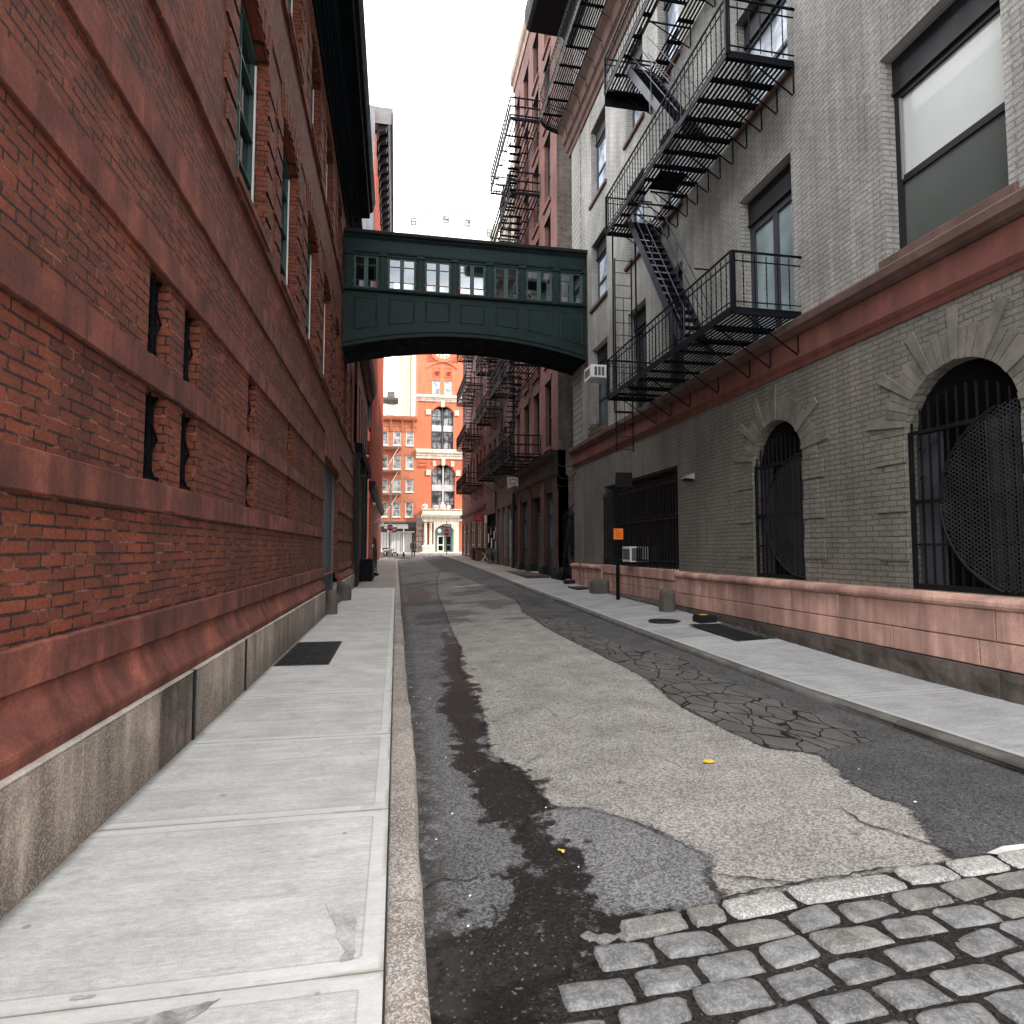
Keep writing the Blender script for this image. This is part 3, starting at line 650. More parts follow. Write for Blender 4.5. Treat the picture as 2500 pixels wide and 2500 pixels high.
m.quad(ML(Y0, .86, 0), ML(Y0, .86, 9), ML(Y0, ZT, 9), ML(Y0, ZT, 0)); m.quad(ML(Y1, .86, 0), ML(Y1, .86, 9), ML(Y1, ZT, 9), ML(Y1, ZT, 0)); m.quad(ML(Y0, ZT, 0), ML(Y1, ZT, 0), ML(Y1, ZT, 9), ML(Y0, ZT, 9))
part('wall', m, M_['brick_dark'], bw_)
# interior darkness behind the openings
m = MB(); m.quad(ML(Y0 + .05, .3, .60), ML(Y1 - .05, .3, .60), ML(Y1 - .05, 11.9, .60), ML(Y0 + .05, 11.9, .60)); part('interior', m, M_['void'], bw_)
# granite base stones
q = random.Random(4)
joints = [Y0, 2.0, 3.55, 4.62, 5.30, 5.36, 6.1, 7.0, 7.06, 8.6, 10.4, 12.2, 13.6, 14.62]
pl = MB(); ed_ = MB()
for a, b in zip(joints, joints[1:]):
    if b - a < .1: pl.boxm(ML, a, b, -.1, .52, -.085, .3); continue
    j = q.uniform(-.004, .004)
    if a == 4.62: part('granite_plinth', pl, M_['granite'], bw_); pl = MB(); part('stained_granite', MB().boxm(ML, a + .004, b - .004, -.12, .527, -.121, .3, .008), M_['granite_worn'], bw_, 'dark stained granite block'); ed_.boxm(ML, a + .004, b - .004, .5275, .545, -.122, .02, .006); continue
    pl.boxm(ML, a + .004, b - .004, -.12, .527, -.12 + j, .3, .008); ed_.boxm(ML, a + .004, b - .004, .5275, .545, -.122 + j, .02, .006)
part('granite_plinth', pl, M_['granite'], bw_); part('plinth_edge', ed_, M_['granite_edge'], bw_, 'pale chipped top edge of the granite plinth'); pl = MB(); ed_ = MB()
pl.boxm(ML, 18.75, 21.0, -.12, .527, -.12, .3, .008); pl.boxm(ML, 21.01, Y1, -.12, .527, -.12, .3, .008); ed_.boxm(ML, 18.75, Y1, .5275, .545, -.122, .02, .006); part('granite_plinth', pl, M_['granite'], bw_); part('plinth_edge', ed_, M_['granite_edge'], bw_)

for a in (5.30, 7.0): part('joint_strip', MB().boxm(ML, a + .008, a + .052, -.02, .54, -.13, -.08), M_['black'], bw_, 'black vertical strip in the granite plinth')
wt = MB(); prof = [(.545, .0), (.545, -.085), (.605, -.10), (.625, -.098), (.66, -.075), (.72, -.045), (.79, -.022), (.845, -.008), (.86, .0)]
wt.extr(prof, ML, Y0, 14.72); part('water_table', wt, M_['stone_red'], bw_, 'red sandstone water table with a hollow slope'); part('water_table', MB().extr(prof, ML, 18.62, Y1), M_['stone_red'], bw_)
def band(v0, v1, pr, name='stone_band', cuts=((Y0, 14.84), (18.46, Y1))):
    q = random.Random(int(v0 * 100))
    for a, b in cuts:
        u = a; m = MB()
        while u < b:
            L = min(q.uniform(1.2, 2.1), b - u); L = b - u if b - u - L < .4 else L
            rough_bar(m, ML, u + .0025, u + L - .0025, v0, v1, pr + q.uniform(-.004, .004), q.random() * 99); u += L
        part(name, m, M_['stone_red'], bw_)
band(.862, 1.06, .042); band(1.76, 1.965, .028); band(2.615, 2.825, .028); band(3.475, 3.69, .026); band(4.25, 4.53, .026, cuts=((Y0, 14.84), (14.845, 18.455), (18.46, Y1)))
band(5.2, 5.355, .045, 'sill_course', ((Y0, Y1),)); band(9.27, 9.41, .045, 'sill_course', ((Y0, Y1),)); band(8.1, 8.16, .02, 'string_course', ((Y0, Y1),))
# slit windows with crossed iron bars
for a, b, c, d, dep in slits:
    f = win(bw_, ML, a, b, c, d, .085, M_['iron_bars'], M_['glass_black'], .03, (), (), .04, name='slit_window')
    g = MB(); n = 2; h = (d - c) / n
    for k in range(n):
        g.bar(ML(a + .02, c + k * h, .06), ML(b - .02, c + (k + 1) * h, .06), .022, .014, (1, 0, 0)); g.bar(ML(b - .02, c + k * h, .053), ML(a + .02, c + (k + 1) * h, .053), .022, .012, (1, 0, 0))
    g.bar(ML((a + b) / 2, c, .045), ML((a + b) / 2, d, .045), .012); g.boxm(ML, a + .01, b - .01, c + .015, c + .05, .035, .075)
    part('iron_grille', g, M_['iron'], f)
    s = MB(); s.boxm(ML, a + .004, b - .004, c - .035, c + .002, -.028, .3); part('window_sill', s, M_['stone_red'], f)
def tall_window(a, b, c, d):
    f = win(bw_, ML, a, b, c, d, .14, M_['green_frame'], M_['glass_dark'], .11, (.5,), (.26, .5, .76), .10, .04, 'tall_window', .14, .06)
    s = MB(); s.boxm(ML, a + .10, a + .125, c + .1, d - .25, .118, .139); s.boxm(ML, b - .13, b - .105, c + .1, d - .25, .118, .139); part('sash_trim', s, M_['frame_white'], f)
    s = MB(); s.boxm(ML, a - .06, b + .06, c - .09, c + .004, -.07, .2, .01); part('window_sill', s, M_['stone_red'], f)
    for side in (-1, 1):                                     # toothed brick quoins beside the opening
        k = 0; v = c; h = MB()
        while v < d - .3:
            L = .43 if k % 2 == 0 else .32; u = a if side < 0 else b
            u0, u1 = (u - L, u - .004) if side < 0 else (u + .004, u + L)
            h.boxm(ML, u0, u1, v + .004, v + .268, -.024, .02); v += .335; k += 1
        part('brick_quoin', h, M_['brick_dark'], f)
    h = MB(); n = 15; w = (b - a)                             # fanned flat arch of bricks
    for k in range(n):
        t0 = -1 + 2 * k / n; t1 = t0 + 2 / n; cu = (a + b) / 2; pr = -.016 - (.014 if k % 2 else 0); vv = d - .14 + .14 * (1 - ((t0 + t1) / 2) ** 2) + .012 + (.02 if k % 2 else 0); tp = d + .36
        P = [(cu + t0 * w / 2 + .003, vv), (cu + t1 * w / 2 - .003, vv), (cu + t1 * w / 2 * 1.24 - .003, tp), (cu + t0 * w / 2 * 1.24 + .003, tp)]
        h.add([ML(u, v, e) for e in (pr, .02) for u, v in P], [(0, 1, 2, 3), (0, 4, 5, 1), (1, 5, 6, 2), (2, 6, 7, 3), (3, 7, 4, 0)])
    part('brick_arch', h, M_['brick_dark'], f)
for a, b in bigw: tall_window(a, b, 5.36, 7.83)
for a, b in upw: tall_window(a, b, 9.42, 11.35)
# steel door and its ribbed lintel
dr = MB(); dr.boxm(ML, 14.86, 18.44, -.02, 3.655, .16, .24); dr.boxm(ML, 16.63, 16.66, 0, 3.6, .145, .16); dr.boxm(ML, 14.86, 14.95, 0, 3.655, .10, .16); dr.boxm(ML, 18.35, 18.44, 0, 3.655, .10, .16)
dd = part('steel_door', dr, M_['grey_door'], bw_, 'grey painted steel double door')
s = MB(); s.boxm(ML, 15.9, 15.97, 1.35, 1.75, .152, .1595); s.boxm(ML, 15.94, 16.02, 1.70, 1.80, .152, .1595); part('orange_smear', s, paint('rust_orange', (.45, .13, .03), .8, .3), dd)
l = MB()
for k in range(9): u = 14.9 + k * .4; l.boxm(ML, u, u + .3, 3.69, 4.24, -.05, .06, .012)
l.boxm(ML, 14.85, 18.45, 3.665, 4.245, -.012, .05); part('ribbed_lintel', l, M_['stone_red'], bw_)
# eaves cornice
cn = MB(); cprof = [(11.85, .0), (11.85, -.05), (11.93, -.07), (11.96, -.12), (12.02, -.12), (12.05, -.18), (12.11, -.19), (12.14, -.24), (12.22, -.25), (12.27, -.34), (12.38, -.40), (12.42, -.48), (12.44, -.70), (12.62, -.72), (12.66, -.80), (12.80, -.84), (12.97, -.88), (13.0, -.88), (13.05, .4), (11.9, .4)]
cn.extr(cprof, ML, Y0, 20.3); part('cornice', cn, M_['green_shaded'], bw_, 'overhanging eaves cornice, green with underside shade painted in')
rf = MB(); rf.box(-12, -1.3, Y0 - .1, Y1, 12.9, 13.04); part('roof', rf, M_['roof_dark'], bw_)
# stone bollards
def bollard(name, label, loc, r, h, group, squat=1.0):
    o = MB(); N_ = 16; prof = [(1.0, 0), (1.02, .3), (1.0, .62), (.95, .78), (.8, .9), (.52, .975), (.2, 1.0), (.01, 1.0)]
    vs = []
    for pr, hh in prof:
        for k in range(N_):
            t = 2 * math.pi * k / N_; w = 1 + .05 * mnoise.noise(Vector((math.cos(t) * 2, math.sin(t) * 2, hh * 3 + loc[1])))
            vs.append((loc[0] + r * pr * w * math.cos(t), loc[1] + r * squat * pr * w * math.sin(t), loc[2] + h * hh))
    o.add(vs, [(i * N_ + k, i * N_ + (k + 1) % N_, (i + 1) * N_ + (k + 1) % N_, (i + 1) * N_ + k) for i in range(len(prof) - 1) for k in range(N_)], True)
    return tag(o.build(name, M_['guard'], None, loc), label, 'bollard', group)
bollard('guard_stone', 'narrow round-topped granite guard stone at the near side of the grey steel door', (-1.45, 14.85, -.01), .13, .56, 'granite guard stones', 1.3)
bollard('guard_stone', 'broad squat granite guard stone at the far side of the grey steel door', (-1.49, 18.75, -.01), .21, .54, 'granite guard stones', 1.2)
# cellar hatch in the pavement
ht = thing('cellar_hatch', 'black steel grating hatch set in the pale left pavement', 'hatch', (-1.18, 9.4, 0))
m = MB(); m.box(-1.53, -.84, 8.38, 10.42, -.02, .006); part('hatch_frame', m, M_['steel_dark'], ht)
m = MB()
for k in range(26): y = 8.44 + k * .075; m.box(-1.50, -.87, y, y + .035, .007, .016)
for x in (-1.5, -1.19, -.9): m.box(x, x + .03, 8.42, 10.38, .0065, .013)
part('hatch_bars', m, M_['grate'], ht)

# ================================================================== dark brick building with the green loading bay
db = thing('loading_bay_building', 'dark brick building with tall green loading bay beyond the footbridge on the left', 'building', (-1.6, 29, .1))
ML2 = lambda u, v, d: (-1.56 - d, u, v)
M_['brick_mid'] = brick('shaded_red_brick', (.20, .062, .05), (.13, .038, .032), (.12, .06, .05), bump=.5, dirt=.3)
M_['brick_lit'] = brick('sunlit_red_brick', (.40, .095, .052), (.32, .07, .04), (.30, .10, .07), bump=.4, dirt=.2)  # sunlit tone of the tall building put into the brick colour
wops = [(u, u + .95, 5.9, 8.2, .2) for u in (25.6, 27.4, 29.2, 31.0)] + [(24.9, 28.6, .9, 5.0, .35), (29.0, 31.2, .9, 4.6, .35)]
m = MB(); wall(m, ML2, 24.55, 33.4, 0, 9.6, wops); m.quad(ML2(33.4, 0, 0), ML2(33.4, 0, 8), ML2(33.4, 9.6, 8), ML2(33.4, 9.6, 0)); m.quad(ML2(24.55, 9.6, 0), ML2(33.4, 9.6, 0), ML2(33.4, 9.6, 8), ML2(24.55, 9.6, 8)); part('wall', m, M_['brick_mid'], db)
for o in wops[:4]: win(db, ML2, *o[:4], .12, M_['frame_dark'], M_['glass_dark'], .07)
for a, b, t in ((24.9, 28.6, 5.0), (29.0, 31.2, 4.6)):
    m = MB(); m.boxm(ML2, a, b, .9, t, .2, .3)
    n = int((b - a) / .45)
    for k in range(n + 1): m.boxm(ML2, a + (b - a) * k / n - .03, a + (b - a) * k / n + .03, .9, t, .15, .21)
    part('loading_bay_door', m, M_['green'], db)
for u in (24.6, 28.64, 31.24):
    m = MB(); m.boxm(ML2, u, u + .32, .0, 5.2, -.12, .05, .01); m.boxm(ML2, u - .05, u + .37, 5.0, 5.25, -.16, .05, .01); part('green_pilaster', m, M_['green'], db)
m = MB(); m.extr([(5.25, .05), (5.25, -.18), (5.5, -.22), (5.62, -.22), (5.68, .05)], ML2, 24.55, 33.4); part('green_beam', m, M_['green_shaded'], db)
m = MB(); m.extr([(9.2, .05), (9.2, -.08), (9.45, -.2), (9.6, -.34), (9.95, -.42), (10.1, -.42), (10.12, .3), (9.5, .3)], ML2, 24.55, 33.5); part('cornice', m, M_['roof_dark'], db)
st = thing('stoop', 'black iron stoop with steps and handrail at the green loading bay', 'steps', (-1.25, 31, ZL(31)))
m = MB()
zb = .13
for k in range(5): y = 32.0 - k * .32; m.box(-1.56, -.98, y - .32, y, zb + .17 * k + .12, zb + .17 * k + .16)
m.box(-1.56, -.86, 32.0, 32.6, zb - .02, zb + .12); part('tread', m, M_['iron'], st)
m = MB(); m.box(-1.54, -.98, 27.4, 30.4, .98, 1.05); part('landing', m, M_['iron'], st)
m = MB(); m.bar((-.97, 32.1, zb + .1), (-.97, 30.4, 1.02), .04, .2); m.bar((-1.53, 32.1, zb + .1), (-1.53, 30.4, 1.02), .04, .2); m.box(-1.5, -1.0, 27.5, 30.3, .15, .97); part('stringer', m, M_['iron'], st)
m = MB()
for y, z in ((32.0, .2), (30.4, 1.05), (28.9, 1.05), (27.5, 1.05)): m.bar((-.97, y, z), (-.97, y, z + .95), .035)
m.bar((-.97, 32.0, 1.15), (-.97, 30.4, 2.0), .04); m.bar((-.97, 30.4, 2.0), (-.97, 27.5, 2.0), .04); m.bar((-.97, 32.0, .7), (-.97, 30.4, 1.5), .03); m.bar((-.97, 30.4, 1.5), (-.97, 27.5, 1.5), .03)
part('handrail', m, M_['iron'], st)
# tall lit brick building
tb = thing('tall_red_building', 'tall orange-red brick building with many slot windows and bracketed cornice on the left far end', 'building', (-1.5, 46, .4))
XT = -1.42
MT = lambda u, v, d: (XT - d, u, v)
tops = []
for k, u in enumerate([34.2 + 1.95 * i for i in range(13)]):
    for j in range(7): tops.append((u, u + .9, 5.7 + j * 2.7, 7.4 + j * 2.7, .22))
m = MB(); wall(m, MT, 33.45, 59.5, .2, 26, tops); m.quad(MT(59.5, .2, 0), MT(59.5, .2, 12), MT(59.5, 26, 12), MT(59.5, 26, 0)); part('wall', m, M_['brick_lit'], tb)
m = MB(); m.quad(MT(33.45, 8, 0), MT(33.45, 8, 14), MT(33.45, 26, 14), MT(33.45, 26, 0)); part('party_wall', m, brick('blue_grey_party_brick', (.23, .245, .28), (.19, .20, .235), (.16, .17, .19), bump=.5, dirt=.3), tb, 'blue-grey side wall')  # blue-grey brick tone across the whole side wall
for k, o in enumerate(tops):
    if k < 99: win(tb, MT, *o[:4], .14, M_['frame_dark'], M_['glass_dark'], .06)
for i in range(14):
    u = 33.5 + 1.95 * i; m = MB(); m.boxm(MT, u, u + .42, 5.0, 24.4, -.09, .02); part('brick_pilaster', m, M_['brick_lit'], tb)
m = MB(); m.extr([(4.6, .05), (4.6, -.1), (4.8, -.25), (5.0, -.3), (5.1, -.3), (5.12, .05)], MT, 33.45, 59.6); part('belt_cornice', m, M_['roof_dark'], tb)
for k in range(7): u = 34.2 + k * 3.6; win(tb, MT, u, u + 1.5, 1.0, 4.2, .0, M_['roof_dark'], M_['glass_black'], .08, (.5,), (.7,), .05, name='shop_window')
m = MB(); m.boxm(MT, 33.45, 59.6, .0, .62, -.07, .1, .01); part('stone_base', m, M_['granite_edge'], tb)
m = MB(); m.extr([(24.9, .1), (24.9, -.12), (25.3, -.2), (25.35, -.72), (25.8, -.8), (26.1, -.92), (26.15, .3), (25, .3)], MT, 33.9, 59.8); part('cornice', m, M_['roof_dark'], tb, 'dark cornice with a pale metal edge')
m = MB(); m.boxm(MT, 33.85, 59.8, 26.0, 26.25, -.97, .2); m.boxm(MT, 33.85, 33.9, 25.3, 26.0, -.9, .2); part('cornice_edge', m, paint('weathered_cornice_metal', (.17, .165, .17), .6, .2), tb)
for i in range(28):
    u = 34.0 + .92 * i; m = MB(); m.extr([(24.5, .02), (24.5, -.14), (24.9, -.22), (25.05, -.6), (25.34, -.68), (25.34, .02)], MT, u, u + .3); part('cornice_bracket', m, M_['roof_dark'], tb)
# wall lamps on the left
gl = thing('gooseneck_lamp', 'white enamel gooseneck lamp on the left wall above the far pavement', 'lamp', (-1.4, 41, 3.4))
m = MB(); m.tube([(-1.42, 41, 3.22), (-1.30, 41, 3.26), (-1.18, 41, 3.42), (-1.02, 41, 3.52), (-.90, 41, 3.44), (-.87, 41, 3.22)], .028, 8); part('lamp_arm', m, M_['frame_white'], gl)
m = MB(); m.lathe([(.05, 3.24), (.07, 3.16), (.12, 3.10), (.30, 2.99), (.31, 2.97), (.28, 2.975), (.1, 3.06)], (-.87, 41, 0), 20); part('lamp_shade', m, M_['frame_white'], gl)
for (y, z, lab) in ((25.9, 4.55, 'small dark flood lamp on a bracket high above the green loading bay'), (25.4, 3.3, 'dark flood lamp on the green pilaster halfway up the loading bay')):
    t_ = thing('flood_lamp', lab, 'lamp', (-1.5, y, z), 'lamps on the left wall')
    m = MB(); m.bar((-1.68, y, z), (-1.36, y, z + .03), .04); part('lamp_arm', m, M_['iron'], t_); m = MB(); m.box(-1.45, -1.24, y - .09, y + .09, z - .12, z + .02); part('lamp_head', m, M_['steel_dark'], t_)
for (y, z, lab) in ((35.2, 4.0, 'white globe lamp on the brick wall above the gooseneck lamp'), (35.0, 1.65, 'small white globe light low beside the stoop rail')):
    t_ = thing('globe_lamp', lab, 'lamp', (-1.4, y, z), 'globe lamps on the left wall')
    m = MB(); m.lathe([(.005, z - .09), (.07, z - .07), (.1, z), (.07, z + .07), (.005, z + .09)], (-1.24, y, 0), 12); part('globe', m, M_['frame_white'], t_); m = MB(); m.bar((-1.44, y, z), (-1.3, y, z), .04); part('lamp_arm', m, M_['iron'], t_)
sg = thing('security_camera', 'small pale bullet lamp under the cornice line on the shaded left wall', 'lamp', (-1.5, 30.2, 5.75)); m = MB(); m.lathe([(.005, -1.34), (.06, -1.36), (.06, -1.5), (.03, -1.58)], (0, 0, 0), 10, 'x')
for i in range(len(m.v)): x, y, z = m.v[i]; m.v[i] = (x, y + 30.2, z + 5.95)
part('lamp_head', m, M_['frame_white'], sg)
del sg['label']; sg['label'] = 'tiny pale lamp on the dark brick between the upper windows, left side'; sg.name = 'wall_lamp'

# ================================================================== FOOTBRIDGE
BY, BD, BX0, BX1 = 18.8, 1.75, -1.66, 6.05
br = thing('footbridge', 'dark green enclosed footbridge with arched underside and seven casement windows over the street', 'footbridge', (2.2, 19.6, 7.6))
MF = lambda u, v, d: (u, BY + d, v)
MK = lambda u, v, d: (u, BY + BD - d, v)
wc = [(-1.35, -.645), (-.33, .5), (.8, 1.58), (1.85, 2.68), (2.97, 3.74), (4.01, 4.86), (5.13, 5.9)]
A = lambda x: 7.57 + .53 * (1 - ((x - 2.2) / 3.86) ** 2)      # underside of the arch
NS = 36; xs = [BX0 + (BX1 - BX0) * k / NS for k in range(NS + 1)]
for MM, nm in ((MF, 'wall'), (MK, 'rear_wall')):
    m = MB(); wall(m, MM, BX0, BX1, 9.36, 11.0, [(a, b, 9.46, 10.47, .10) for a, b in wc])
    for a, b in zip(xs, xs[1:]): m.quad(MM(a, A(a), 0), MM(b, A(b), 0), MM(b, 9.36, 0), MM(a, 9.36, 0))
    part(nm, m, M_['green'], br)
    for k, (a, b) in enumerate(wc):
        f = MB(); gp = MB(); front = MM is MF
        for (u0, u1) in ((a, (a + b) / 2 - .012), ((a + b) / 2 + .012, b)):
            f.boxm(MM, u0, u0 + .05, 9.46, 10.47, .035, .065); f.boxm(MM, u1 - .05, u1, 9.46, 10.47, .035, .065); f.boxm(MM, u0 + .05, u1 - .05, 9.46, 9.51, .035, .065); f.boxm(MM, u0 + .05, u1 - .05, 10.42, 10.47, .035, .065)
            for v in (9.70, 10.19) if front else (): f.boxm(MM, u0 + .05, u1 - .05, v - .009, v + .009, .04, .06)
        f.boxm(MM, (a + b) / 2 - .012, (a + b) / 2 + .012, 9.46, 10.47, .045, .08)
        for v in (9.62, 10.30):
            if MM is MF: f.boxm(MM, a - .035, a, v, v + .06, -.012, .03); f.boxm(MM, b, b + .035, v, v + .06, -.012, .03)
        fo = part('casement_window', f, M_['green_frame'], br); gp.quad(MM(a, 9.46, .06), MM(b, 9.46, .06), MM(b, 10.47, .06), MM(a, 10.47, .06)); part('glass_pane', gp, M_['clear'], fo)
ft = MB(); ft.box(BX0, BX1, BY + .02, BY + BD - .02, 8.75, 8.85); ft.box(BX0, BX1, BY + .02, BY + BD - .02, 10.85, 10.92); part('interior', ft, M_['interior'], br)
sf = MB()
for a, b in zip(xs, xs[1:]): sf.quad((a, BY + .001, A(a) + .001), (b, BY + .001, A(b) + .001), (b, BY + BD, A(b) + .001), (a, BY + BD, A(a) + .001))
part('soffit', sf, M_['green_shaded'], br)  # shade under the bridge sits in this darker green
cen = [(wc[k][1] + wc[k + 1][0]) / 2 for k in range(6)]
for c in [BX0 + .16] + cen + [BX1 - .09]:
    m = MB(); w = .085; m.boxm(MF, c - w, c + w, 9.46, 10.44, -.05, .0, .008); m.boxm(MF, c - w - .025, c + w + .025, 9.42, 9.52, -.065, .0, .006); m.boxm(MF, c - w - .03, c + w + .03, 10.45, 10.54, -.075, .0, .008); m.boxm(MF, c - w * .55, c + w * .55, 9.6, 10.36, -.058, -.05, .004); part('pilaster', m, M_['green'], br)
m = MB(); m.extr([(9.33, 0), (9.33, -.05), (9.36, -.09), (9.40, -.10), (9.425, -.10), (9.43, 0)], MF, BX0, BX1); part('window_ledge', m, M_['green'], br)
m = MB(); m.extr([(10.55, 0), (10.55, -.03), (10.60, -.045), (10.95, -.045), (10.99, -.08), (11.02, -.12), (11.05, -.12), (11.05, 0)], MF, BX0, BX1); part('frieze', m, M_['green'], br)
m = MB(); m.extr([(11.052, .2), (11.055, -.16), (11.09, -.2), (11.16, -.21), (11.18, -.2), (11.24, .87), (11.18, 1.95), (11.055, 1.95)], MF, BX0, BX1 + .12); part('roof', m, M_['roof_dark'], br, 'dark metal roof of the footbridge')
for a, b in [(-1.34, -.635), (-.31, .49), (.80, 1.57), (1.88, 2.67), (3.0, 3.73), (4.04, 4.86), (5.13, 5.90)]:
    m = MB(); la = A(a) + .46; lb = A(b) + .46; t = .03; top = 9.17
    if abs((a + b) / 2 - 2.2) < .6: la = lb = (la + lb) / 2 - .02
    P = [(a, la), (b, lb), (b, top), (a, top)]; Q = [(a + t, la + t), (b - t, lb + t), (b - t, top - t), (a + t, top - t)]; S = [(a + t * 2, la + t * 2), (b - t * 2, lb + t * 2), (b - t * 2, top - t * 2), (a + t * 2, top - t * 2)]
    vs = [MF(u, v, -.002) for u, v in P] + [MF(u, v, -.018) for u, v in Q] + [MF(u, v, -.006) for u, v in S]
    m.add(vs, [(k, (k + 1) % 4, 4 + (k + 1) % 4, 4 + k) for k in range(4)] + [(4 + k, 4 + (k + 1) % 4, 8 + (k + 1) % 4, 8 + k) for k in range(4)] + [(8, 9, 10, 11)])
    part('spandrel_panel', m, M_['green'], br)
for o0, o1, pr in ((.0, .12, -.05), (.121, .21, -.085), (.211, .30, -.06)):
    m = MB()
    for a, b in zip(xs, xs[1:]): 
        vs = [MF(x, A(x) + o, d) for d in (0, pr) for x, o in ((a, o0), (b, o0), (b, o1), (a, o1))]; m.add(vs, [(4, 5, 6, 7), (0, 1, 5, 4), (2, 3, 7, 6)])
    part('arch_moulding', m, M_['green'], br)
m = MB(); m.tube([(5.99, BY - .1, 11.05), (5.99, BY - .1, 9.0), (5.98, BY - .1, 7.3)], .035, 8); m.box(5.93, 6.05, BY - .14, BY - .06, 7.4, 7.44); part('downpipe', m, M_['roof_dark'], br)
# ================================================================== RIGHT: grey painted brick building
XR = 6.0
MR = lambda u, v, d: (XR + d, u, v)
gb = thing('grey_brick_building', 'grey painted brick building with red belt course, pink stone base and arched barred openings', 'building', (6, 10, 0))
GY0, GY1 = -3.0, 20.3
arches = [(4.92, 6.31, 1.03, 3.57, .17, .695), (8.22, 9.53, 1.03, 3.57, .17, .655), (1.6, 3.0, 1.03, 3.57, .17, .70)]
loww = (12.4, 17.2, 1.06, 3.32, .35)
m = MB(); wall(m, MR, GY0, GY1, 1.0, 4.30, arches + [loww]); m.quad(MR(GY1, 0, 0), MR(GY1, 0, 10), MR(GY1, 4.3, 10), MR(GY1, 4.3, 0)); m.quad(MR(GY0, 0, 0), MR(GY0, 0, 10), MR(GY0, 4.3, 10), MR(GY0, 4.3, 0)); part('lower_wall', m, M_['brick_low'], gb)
cols = [(4.93, 6.49), (8.3, 9.76), (12.0, 13.08), (13.98, 15.18), (16.8, 18.2), (1.4, 2.9)]
opn = []
for k, (a, b) in enumerate(cols):
    lo = 5.0 if k in (0, 1, 2, 3, 4) else 5.06
    opn += [(a, b, lo, 7.72, .30), (a, b, 9.03 if k > 0 else 9.03, 11.08, .30), (a, b, 12.42, 14.85, .30)]
m = MB(); wall(m, MR, GY0, GY1, 4.9, 16.4, opn)
for yy in (GY0, GY1): m.quad(MR(yy, 4.9, 0), MR(yy, 4.9, 10), MR(yy, 16.4, 10), MR(yy, 16.4, 0))
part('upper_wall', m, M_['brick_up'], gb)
qn = MB(); qn.boxm(MR, GY1 - 1.0, GY1 + .012, 4.98, 15.55, -.018, .9); part('corner_quoins', qn, M_['quoin_grey'], gb, 'grooved grey corner strip')
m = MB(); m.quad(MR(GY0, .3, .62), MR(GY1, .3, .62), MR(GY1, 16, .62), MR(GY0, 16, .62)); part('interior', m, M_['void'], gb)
# base of pink stone
q = random.Random(12)
def stones(v0, v1, js, pr, name, mat, a0=GY0, cuts=()):
    m = MB()
    for a, b in zip(js, js[1:]): m.boxm(MR, a + .004, b - .004, v0 + .004, v1 - .004, -pr + q.uniform(-.004, .004), .1, .008)
    return part(name, m, mat, gb)
jb = [-3, -2, -1, 0, 1.1, 2.1, 3.2, 4.3, 5.39, 6.51, 7.3, 8.1, 8.96, 9.9, 10.9, 11.9, 12.35]; jt = [-3, -2.4, -1.5, -.4, .6, 1.7, 2.8, 3.9, 5.2, 6.29, 7.43, 8.48, 9.42, 10.31, 11.3, 12.35]
stones(.30, .57, jb, .10, 'base_stones', M_['pink']); stones(.572, .885, jt, .10, 'base_stones', M_['pink'])
stones(.30, .57, [12.4, 14.1, 15.9, 17.2], .035, 'recessed_stones', M_['pink']); stones(.572, .80, [12.4, 13.6, 15.1, 16.4, 17.2], .035, 'recessed_stones', M_['pink'])
stones(.18, .57, [17.25, 18.4, 19.2, 20.3], .10, 'base_stones', M_['pink']); stones(.572, .885, [17.25, 18.9, 20.3], .10, 'base_stones', M_['pink'])
jm = MB(); jm.boxm(MR, GY0, GY1 + .0, .12, .9, -.028, .09); part('joint_bed', jm, M_['joint'], gb)
mp_ = [(.885, .05), (.885, -.10), (.90, -.135), (.93, -.155), (.965, -.155), (.995, -.14), (1.012, -.10), (1.02, -.03), (1.025, .05)]
for a, b in ((GY0, 12.35), (17.25, 20.32)):
    m = MB(); u = a
    while u < b - .01:
        L = min(q.uniform(.8, 1.4), b - u); L = b - u if b - u - L < .3 else L
        m.extr(mp_, MR, u + .003, u + L - .003); u += L
    part('base_moulding', m, M_['pink'], gb)
m = MB(); m.extr([(.805, .08), (.805, -.05), (.82, -.06), (1.03, -.06), (1.05, -.03), (1.055, .34), (.9, .34)], MR, 12.4, 17.2); part('window_ledge', m, M_['pink'], gb)
# rough brown footing stones
m = MB(); js = [-3, -1.6, -.2, 1.2, 2.5, 3.9, 5.15, 6.6, 7.7, 8.3, 9.4, 10.6, 11.8, 12.5]
def rough_block(m, a, b, v0, v1, pr, seed):
    nu = max(4, int((b - a) / .08)); nv = 5; g = .004
    vs = [MR(a + g + (b - a - 2 * g) * i / nu, v0 + (v1 - v0) * j / nv, -pr - (.022 * mnoise.noise(Vector((i * .5 + seed, j * .7, seed))) + .012) * (1 if 0 < i < nu and 0 < j < nv else 0)) for j in range(nv + 1) for i in range(nu + 1)]
    n = nu + 1; m.add(vs, [(j * n + i, j * n + i + 1, (j + 1) * n + i + 1, (j + 1) * n + i) for j in range(nv) for i in range(nu)], False)
    P = [MR(a + g, v0, -pr), MR(b - g, v0, -pr), MR(b - g, v1, -pr), MR(a + g, v1, -pr), MR(a + g, v0, .1), MR(b - g, v0, .1), MR(b - g, v1, .1), MR(a + g, v1, .1)]
    m.add(P, [(3, 2, 6, 7), (0, 3, 7, 4), (1, 2, 6, 5)])
for k, (a, b) in enumerate(zip(js, js[1:])): rough_block(m, a, b, -.1, .292, .13, k * 3.7)
rough_block(m, 12.55, 14.6, 0, .30, .30, 51); rough_block(m, 14.62, 16.7, .05, .30, .28, 57); rough_block(m, 16.72, 20.3, .05, .17, .11, 63)
